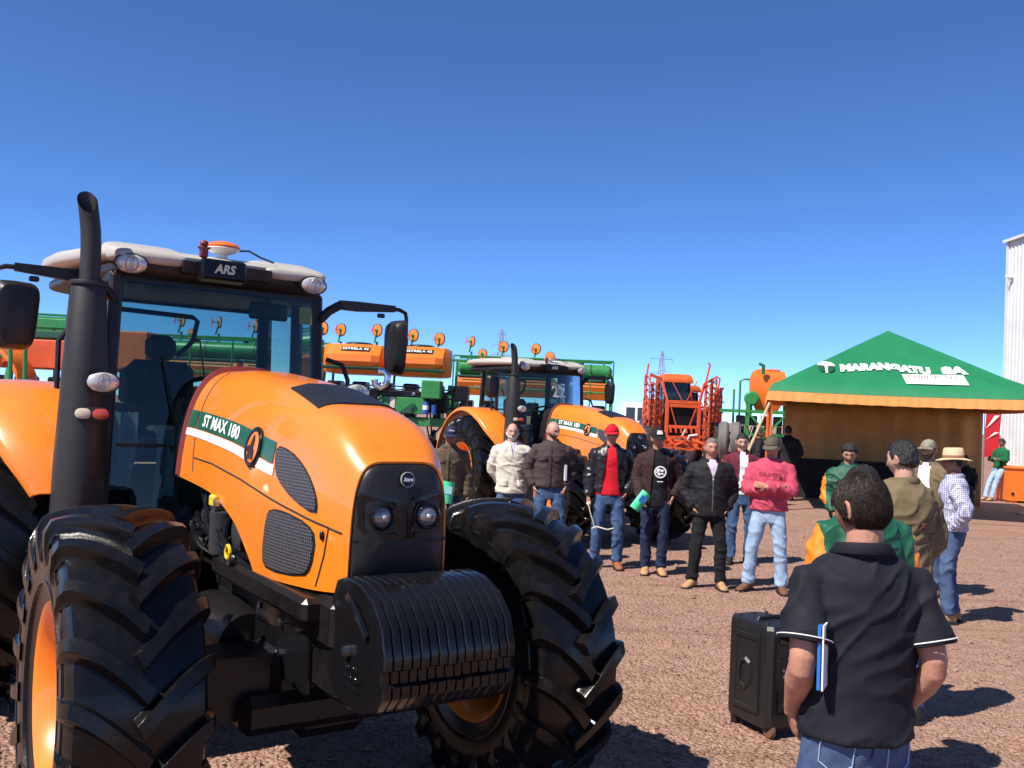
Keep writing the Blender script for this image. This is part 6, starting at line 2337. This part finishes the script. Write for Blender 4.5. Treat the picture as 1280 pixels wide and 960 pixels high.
# green marker arm over the far left planter
def arc_guard():
    root = empty('orange_harvester_guard', (-8.75, 15.3, 0), 0, 'orange curved wheel guard with green posts left of the big tractor', 'wheel guard')
    m = MB()
    rr = []
    for i in range(17):
        a = R(-85 + i * 10)
        rr.append([(.78 * math.sin(a) * r, y, 1.72 + .95 * math.cos(a) * r) for r, y in ((1.0, -.3), (1.0, .3), (.93, .3), (.93, -.3))])
    m.loft(rr, True, True)
    m.build('guard', 'orange_paint', root, smooth=40)
    for x in (.62, .86):
        m = MB(); m.tube([(x, -.4, .05), (x, -.4, 2.2), (x - .04, -.38, 2.75)], .035, 8); m.build('post', 'green_paint', root)
    m = MB(); m.lathe([(.05, -.2), (.62, -.2), (.70, -.1), (.70, .1), (.62, .2), (.05, .2)], 28, T(0, 0, .70) @ RX(math.pi / 2)); w_ = m.build('wheel', 'tyre_dusty', root)
    m = MB(); m.lathe([(.02, -.21), (.33, -.21), (.35, .21), (.02, .21)], 20, T(0, 0, .70) @ RX(math.pi / 2)); m.build('rim', 'orange_worn', w_)
    m = MB(); m.box(1.5, .12, .5, (.75, .5, 2.52), .02); m.build('side_board', 'orange_red', root)
    m = MB(); m.box(1.9, .14, .18, (.75, .5, 3.05), .02); m.build('top_rail', 'green_paint', root)
    m = MB(); m.box(1.8, .13, .12, (.75, .5, 2.86), .01); m.build('mid_rail', 'dark_green', root)
    m = MB(); m.box(.7, .5, .35, (1.15, .2, 1.85), .05); m.build('gear_box', 'black_metal', root)
    m = MB(); m.bar((-.4, .2, 1.2), (1.6, .2, 1.2), .14); m.build('beam', 'green_paint', root)
arc_guard()

# ---- self-propelled sprayer with folded booms
def truss(m, x, y, z0, z1, wd=.16, n=12, tilt=0.0):
    for a, b in ((-wd, 0), (wd, 0), (0, .16)):
        m.bar((x + a, y + b, z0), (x + a + tilt, y + b, z1), .045)
    for i in range(n):
        za, zb = z0 + (z1 - z0) * i / n, z0 + (z1 - z0) * (i + 1) / n
        ta, tb_ = tilt * i / n, tilt * (i + 1) / n
        sg = 1 if i % 2 else -1
        m.bar((x + sg * wd + ta, y, za), (x - sg * wd + tb_, y, zb), .028)
        m.bar((x - wd + ta, y, za), (x + ta, y + .16, zb), .022)
        m.bar((x + wd + ta, y, za), (x + ta, y + .16, zb), .022)
def build_sprayer(label, loc, rz):
    root = empty('crop_sprayer', loc, rz, label, 'sprayer', 'orange crop sprayers with folded booms')
    m = MB()
    m.loft([[(x * .5 * k, 1.6 + y * .62 * k, z) for x, y in ((-1, -1), (1, -1), (1, 1), (-1, 1))] for k, z in ((.96, 2.0), (1.0, 2.4), (.92, 3.32))], True, True)
    cab = m.build('cab', 'dark_glass', root)
    for sx in (-1, 1):
        for sy in (-1, 1):
            q = MB(); q.bar((sx * .5, 1.6 + sy * .62, 2.2), (sx * .47, 1.6 + sy * .58, 3.34), .07); q.build('pillar', 'black_plastic', cab)
    q = MB()
    q.loft([[(x * k, 1.55 + y * k2, z) for x, y in ((-.58, -.7), (.58, -.7), (.62, 0), (.58, .7), (-.58, .7), (-.62, 0))] for k, k2, z in ((1.0, 1.0, 3.34), (1.02, 1.02, 3.42), (.92, .94, 3.60), (.75, .8, 3.68))], True, True)
    q.build('cab_roof', 'orange_worn', cab, smooth=40)
    m = MB()
    for sx in (-1, 1):
        m.bar((sx * .62, 0, .9), (sx * .62, 0, 2.62), .13, .12, .01)
        m.bar((sx * .62, 0, 2.55), (sx * .5, 1.2, 2.0), .10)
    for z in (2.56, 2.42, 1.62, 1.05):
        m.bar((-.66, 0, z), (.66, 0, z), .10, .12, .01)
    m.bar((-.5, -.02, 2.40), (-.25, -.02, 1.66), .035); m.bar((.5, -.02, 2.40), (.25, -.02, 1.66), .035)
    for i in range(6):
        m.bar((-.5 + .2 * i, -.05, 1.62), (-.45 + .2 * i, -.05, 1.40), .07)
    m.build('boom_frame', 'orange_red', root)
    m = MB()
    m.box(1.0, .5, .85, (0, .35, 2.0), .05); m.box(1.5, 2.2, .5, (0, 1.3, 1.45), .05)
    m.build('chassis', 'black_metal', root)
    rnd = random.Random(4)
    m = MB()
    for k in range(16):
        m.bar((rnd.uniform(-.9, .9), rnd.uniform(-.5, -.1), rnd.uniform(.8, 1.3)), (rnd.uniform(-.9, .9), rnd.uniform(-.5, -.1), rnd.uniform(.75, 1.25)), rnd.uniform(.04, .09))
    for z in (.82, 1.0):
        m.bar((-1.25, -.3, z), (1.1, -.3, z), .07)
    m.build('linkage', 'orange_red', root)
    m = MB(); m.bar((-.2, -.25, 1.0), (.05, -.25, 1.55), .05); m.tube([(.1, -.3, 1.1), (.2, -.3, 1.3), (.5, -.28, 1.35)], .05, 8); m.build('hydraulic_ram', 'cream_cloth', root)
    for sx, offs in ((-1, ((-1.45, 3.55, .0), (-1.15, 3.3, .02), (-.85, 3.45, -.05))), (1, ((.86, 3.3, .02), (1.14, 3.5, .04), (1.38, 3.2, .03)))):
        for j, (x, z1, tl) in enumerate(offs):
            m = MB()
            truss(m, x, -.15 + .22 * j, .85, z1, .10, 11, tl)
            t = m.build('boom_section', 'orange_red', root)
            q = MB()
            for i in range(9):
                z = 1.0 + i * .27
                q.box(.05, .07, .06, (x - sx * .0 + .12 * (1 if i % 2 else -1), -.26 + .22 * j, z), .006)
            q.build('spray_nozzles', 'black_plastic', t)
    m = MB(); m.bar((-1.50, -.1, 3.3), (-1.42, -.1, 3.98), .06); m.bar((.80, -.1, 3.3), (.95, -.1, 4.05), .06); m.bar((.95, -.1, 4.05), (.86, -.1, 4.1), .05); m.build('boom_tip', 'orange_red', root)
    m = MB(); m.bar((-.62, 0, 2.6), (-.86, .1, 3.42), .08); m.bar((-.86, .1, 3.42), (-1.3, 0, 3.55), .10); m.bar((.62, 0, 2.6), (.8, .1, 3.3), .08); m.bar((.8, .1, 3.3), (1.3, 0, 3.6), .10); m.bar((-.45, -.02, 3.3), (-.05, -.05, 2.6), .03); m.bar((.5, .0, 3.4), (.1, -.05, 2.6), .03)
    m.build('boom_arm', 'orange_red', root)
    for sx in (-1, 1):
        for y in (.5, 3.2):
            w_ = MB()
            w_.lathe([(.35, -.17), (.82, -.17), (.93, -.12), (.95, 0), (.93, .12), (.82, .17), (.35, .17)], 32, T(sx * 1.35, y, .95) @ RY(math.pi / 2))
            wo = w_.build('wheel', 'tyre_dusty', root)
            w_ = MB(); w_.lathe([(.02, -.1), (.5, -.14), (.52, .14), (.02, .1)], 24, T(sx * 1.35, y, .95) @ RY(math.pi / 2)); w_.build('rim', 'orange_worn', wo)
    m = MB(); m.loft([[(x, 2.7 + y, z) for x, y in ((-.8, -.5), (.8, -.5), (.8, .9), (-.8, .9))] for z in (1.7, 2.7)], True, True); m.build('spray_tank', 'orange_worn', root)
    return root
spr = build_sprayer('orange crop sprayer with lattice booms folded upright behind the black jacket man', (6.55, 35, 0), R(4))
s2 = copy_tree(spr)
s2["label"] = 'farther orange sprayer partly hidden behind the first one and the green drill'
s2.location = (9.6, 46, 0); s2.rotation_euler = (0, 0, R(30))

def green_drill():
    root = empty('air_drill', (9.0, 32.4, 0), R(-12), 'green drill with an orange hopper on top beside the tent corner', 'seed drill')
    m = MB()
    m.loft([[(x * k, y * k, z) for x, y in ((-.62, -.5), (.62, -.5), (.62, .5), (-.62, .5))] for k, z in ((.55, 2.3), (.95, 2.8), (1.0, 3.45), (.85, 3.72))], True, True)
    h = m.build('hopper', 'orange_tank', root, smooth=30)
    m = MB(); m.lathe([(.001, 3.7), (.42, 3.7), (.44, 3.75), (.40, 3.80), (.001, 3.82)], 24); m.build('hopper_lid', 'orange_worn', h)
    m = MB()
    for x in (-.7, .7):
        for y in (-.6, .6):
            m.bar((x, y, .7), (x * .9, y * .9, 2.9), .10)
    for z in (.8, 1.5, 2.3):
        for y in (-.6, .6):
            m.bar((-1.6, y, z), (1.4, y, z), .10)
        m.bar((-.7, -.6, z), (-.7, .6, z), .08); m.bar((.7, -.6, z), (.7, .6, z), .08)
    m.bar((-.7, -.62, .8), (.7, -.62, 2.3), .07); m.bar((.7, -.62, .8), (-.7, -.62, 2.3), .07)
    m.build('frame', 'green_paint', root)
    m = MB()
    m.tube([(-.95, -.4, 1.4), (-.95, -.4, 3.35), (-.80, -.4, 3.42), (-.3, -.4, 3.42)], .04, 8)
    m.tube([(-1.15, -.4, 1.4), (-1.15, -.4, 3.05)], .04, 8)
    m.tube([(-.2, -.6, 3.6), (-.2, -.7, 3.9), (-.35, -.75, 3.95)], .06, 8)
    m.build('guard_rail', 'green_paint', root)
    m = MB(); m.lathe([(.02, -.1), (.20, -.1), (.26, -.05), (.26, .05), (.20, .1), (.02, .1)], 20, T(-.55, -.5, 2.75) @ RX(math.pi / 2)); m.box(.22, .2, .5, (-.62, -.4, 2.45), .03); m.build('fan_housing', 'green_paint', root)
    for x in (-1.45, -1.05):
        w_ = MB(); w_.lathe([(.1, -.15), (.58, -.17), (.66, -.10), (.66, .10), (.58, .17), (.1, .15)], 28, T(x, -.9, 1.25) @ RY(math.pi / 2) @ RX(.05)); wo = w_.build('wheel', 'grey_tyre', root)
        w_ = MB(); w_.lathe([(.02, -.18), (.3, -.18), (.3, .18), (.02, .18)], 20, T(x, -.9, 1.25) @ RY(math.pi / 2)); w_.build('rim', 'orange_worn', wo)
    m = MB(); m.bar((-1.7, -.9, 1.25), (-.7, -.6, 1.25), .12); m.build('wheel_axle', 'green_paint', root)
    for i in range(6):
        row_unit(root, -.9 + i * .42, -.5, 0, 200 + i)
green_drill()

def truck():
    root = empty('truck', (6.75, 48, 0), R(55), 'white truck parked far behind the nose of the second tractor', 'truck')
    m = MB()
    m.loft([[(x * k, y, z) for y, z in ((-1.5, .8), (-1.5, 1.7), (-1.25, 2.62), (.5, 2.7), (.5, .8))] for x, k in ((-1.0, 1), (1.0, 1))], True, True)
    c_ = m.build('cab', 'truck_white', root, smooth=30)
    m = MB(); m.loft([[(x, y, z) for y, z in ((-1.49, 1.86), (-1.335, 2.40))] for x in (-.88, .88)], False, False); m.build('windshield', 'dark_glass', c_)
    for sx in (-1, 1):
        m = MB(); m.add([(sx * 1.005, -1.25, 1.75), (sx * 1.005, -.35, 1.75), (sx * 1.005, -.35, 2.42), (sx * 1.005, -1.12, 2.42)], [(0, 1, 2, 3)]); m.build('side_window', 'dark_glass', c_)
        m = MB(); m.add([(sx * 1.005, -.22, 1.75), (sx * 1.005, .3, 1.75), (sx * 1.005, .3, 2.42), (sx * 1.005, -.22, 2.42)], [(0, 1, 2, 3)]); m.build('side_window', 'dark_glass', c_)
        m = MB(); m.box(.3, .04, .16, (sx * .7, -1.51, 1.05), .02); m.build('headlight', 'lamp_reflector', c_)
    m = MB(); m.box(1.9, .08, .3, (0, -1.53, .75), .02); m.build('bumper', 'black_plastic', root)
    m = MB(); m.box(2.2, 4.6, .9, (0, 3.0, 1.45), .03); m.build('cargo_bed', 'truck_white', root)
    m = MB(); m.box(.9, 6.5, .25, (0, 1.9, .75), .02); m.build('chassis', 'black_metal', root)
    for sx in (-1, 1):
        for y in (-.7, 2.6, 4.2):
            w_ = MB(); w_.lathe([(.1, -.13), (.42, -.13), (.48, -.08), (.48, .08), (.42, .13), (.1, .13)], 24, T(sx * .92, y, .48) @ RY(math.pi / 2)); wo = w_.build('wheel', 'tyre_dusty', root)
            w_ = MB(); w_.lathe([(.02, -.14), (.25, -.14), (.25, .14), (.02, .14)], 18, T(sx * .92, y, .48) @ RY(math.pi / 2)); w_.build('rim', 'steel', wo)
truck()

def pylon(label, loc, h, arms):
    root = empty('power_pylon', loc, R(15), label, 'pylon', 'lattice power pylons on the horizon')
    m = MB()
    b = h * .10
    def wd(z): return b * (1 - z / h) ** 1.2 + .35
    n = 12
    for sx in (-1, 1):
        for sy in (-1, 1):
            for i in range(n):
                z0, z1 = h * i / n, h * (i + 1) / n
                m.bar((sx * wd(z0), sy * wd(z0), z0), (sx * wd(z1), sy * wd(z1), z1), .22)
    for i in range(n):
        z0, z1 = h * i / n, h * (i + 1) / n
        for sg in (-1, 1):
            m.bar((sg * wd(z0), -wd(z0), z0), (-sg * wd(z1), -wd(z1), z1), .13)
            m.bar((-wd(z0), sg * wd(z0), z0), (-wd(z1), -sg * wd(z1), z1), .13)
    m.build('lattice', 'pylon_grey', root, smooth=0)
    for z, l in arms:
        q = MB()
        q.bar((-l, 0, z), (l, 0, z), .22); q.bar((-l, 0, z), (0, 0, z + 1.6), .13); q.bar((l, 0, z), (0, 0, z + 1.6), .13)
        for x in (-l, l):
            q.bar((x, 0, z), (x, 0, z - 1.7), .2)
        q.build('cross_arm', 'pylon_grey', root, smooth=0)
pylon('grey lattice power pylon rising behind the orange sprayer', (64.8, 400, 0), 31.5, ((28.0, 5.2), (21.5, 6.5)))
pylon('far lattice power pylon showing only its tip over the planters', (-5.4, 400, 0), 38.0, ((35.5, 2.0), (31, 4.0), (26.5, 4.5)))

# ------------------------------------------------------------------ loudspeaker on wheels
mat('speaker_black', (.010, .010, .011), .42, var=.3, vscale=20, bump=.12, bscale=300, dust=.015)
def speaker():
    root = empty('loudspeaker', (1.66, 5.80, 0), R(28), 'black portable loudspeaker box on small wheels standing on the gravel', 'loudspeaker')
    W_, D_, H_ = .33, .42, .64      # -Y is the panel with the sockets, -X the plain side
    def ring(k, z, dx=0.0):
        o = []
        for x, y in ((-.5, -.42), (-.42, -.5), (.42, -.5), (.5, -.42), (.46, .36), (.30, .5), (-.30, .5), (-.46, .36)):
            o.append((x * W_ * k, y * D_ * k, z))
        return o
    m = MB()
    m.loft([ring(.92, .055), ring(.99, .075), ring(1.0, .10), ring(1.0, .60), ring(.985, .645), ring(.93, .668), ring(.6, .672)], True, True)
    b = m.build('cabinet', 'speaker_black', root, smooth=25)
    # side panels with moulded grip
    for sx in (-1, 1):
        m = MB()
        x0 = sx * W_ * .5
        def fr(a, b_, c_, d_, x): return [(x, a, c_), (x, b_, c_), (x, b_, d_), (x, a, d_)]
        m.loft([fr(-.13, .10, .13, .60, x0 - sx * .003), fr(-.125, .095, .135, .595, x0 + sx * .010), fr(-.105, .075, .16, .57, x0 + sx * .012), fr(-.10, .07, .165, .565, x0 + sx * .004)], True, True)
        m.build('side_panel', 'speaker_black', b, smooth=30)
        m = MB()
        pts = [(-.05, .30), (-.055, .34), (-.045, .42), (-.01, .44), (.03, .42), (.04, .34), (.03, .28), (-.01, .26)]
        m.loft([[(x0 + sx * .005, y * k, .35 + (z - .35) * k) for y, z in pts] for k in (1.15,)] + [[(x0 + sx * .018, y, z) for y, z in pts], [(x0 + sx * .016, y * .8, .35 + (z - .35) * .85) for y, z in pts], [(x0 - sx * .01, y * .7, .35 + (z - .35) * .75) for y, z in pts]], True, True)
        m.build('grip_recess', 'speaker_black', b, smooth=40)
    m = MB()
    m.loft([[(x, y, z) for x, z in ((-.125, .12), (.125, .12), (.125, .61), (-.125, .61))] for y in (-D_ * .5 + .004,)] + [[(x, -D_ * .5 - .012, z) for x, z in ((-.12, .125), (.12, .125), (.12, .605), (-.12, .605))], [(x, -D_ * .5 - .012, z) for x, z in ((-.095, .15), (.095, .15), (.095, .55), (-.095, .55))], [(x, -D_ * .5 + .03, z) for x, z in ((-.09, .155), (.09, .155), (.09, .545), (-.09, .545))]], True, True)
    pn = m.build('socket_panel', 'black_gloss', b, smooth=25)
    rnd = random.Random(2)
    for i in range(9):
        for x in (-.055, -.02, .02, .055):
            if rnd.random() < .8:
                q = MB(); q.lathe([(.001, 0), (.010, 0), (.009, .016), (.001, .018)], 10, T(x + rnd.uniform(-.004, .004), -D_ * .5 + .012, .19 + i * .036) @ RX(math.pi / 2))
                q.build('knob', 'steel' if rnd.random() < .45 else 'speaker_black', pn)
    for i in range(6):
        q = MB(); q.box(.02, .003, .006, (-.035 + .035 * (i % 3), -D_ * .5 + .006, .22 + .09 * (i // 3))); q.build('panel_mark', 'white_print', pn)
    m = MB(); m.box(.20, .04, .05, (0, -D_ * .5 - .012, .59), .012); m.build('pull_handle', 'speaker_black', root)
    m = MB(); m.tube([(-.09, -.02, .668), (-.085, -.02, .685), (.085, -.02, .685), (.09, -.02, .668)], .012, 8); m.build('top_handle', 'speaker_black', root)
    for x in (-.11, 0, .11):
        for y in (-.12, .12):
            q = MB(); q.lathe([(.001, .668), (.014, .668), (.010, .684), (.001, .686)], 10, T(x, y, 0)); q.build('stacking_foot', 'speaker_black', root)
    for x in (-.115, .115):
        q = MB(); q.lathe([(.008, -.017), (.040, -.017), (.045, -.008), (.045, .008), (.040, .017), (.008, .017)], 18, T(x, -.175, .045) @ RY(math.pi / 2)); w_ = q.build('wheel', 'boot_brown', root)
        q = MB(); q.box(.05, .06, .10, (x, -.15, .085), .008); q.build('wheel_bracket', 'speaker_black', root)
    for x in (-.11, .11):
        q = MB(); q.box(.04, .05, .055, (x, .13, .0275), .006); q.build('foot', 'black_plastic', root)
speaker()
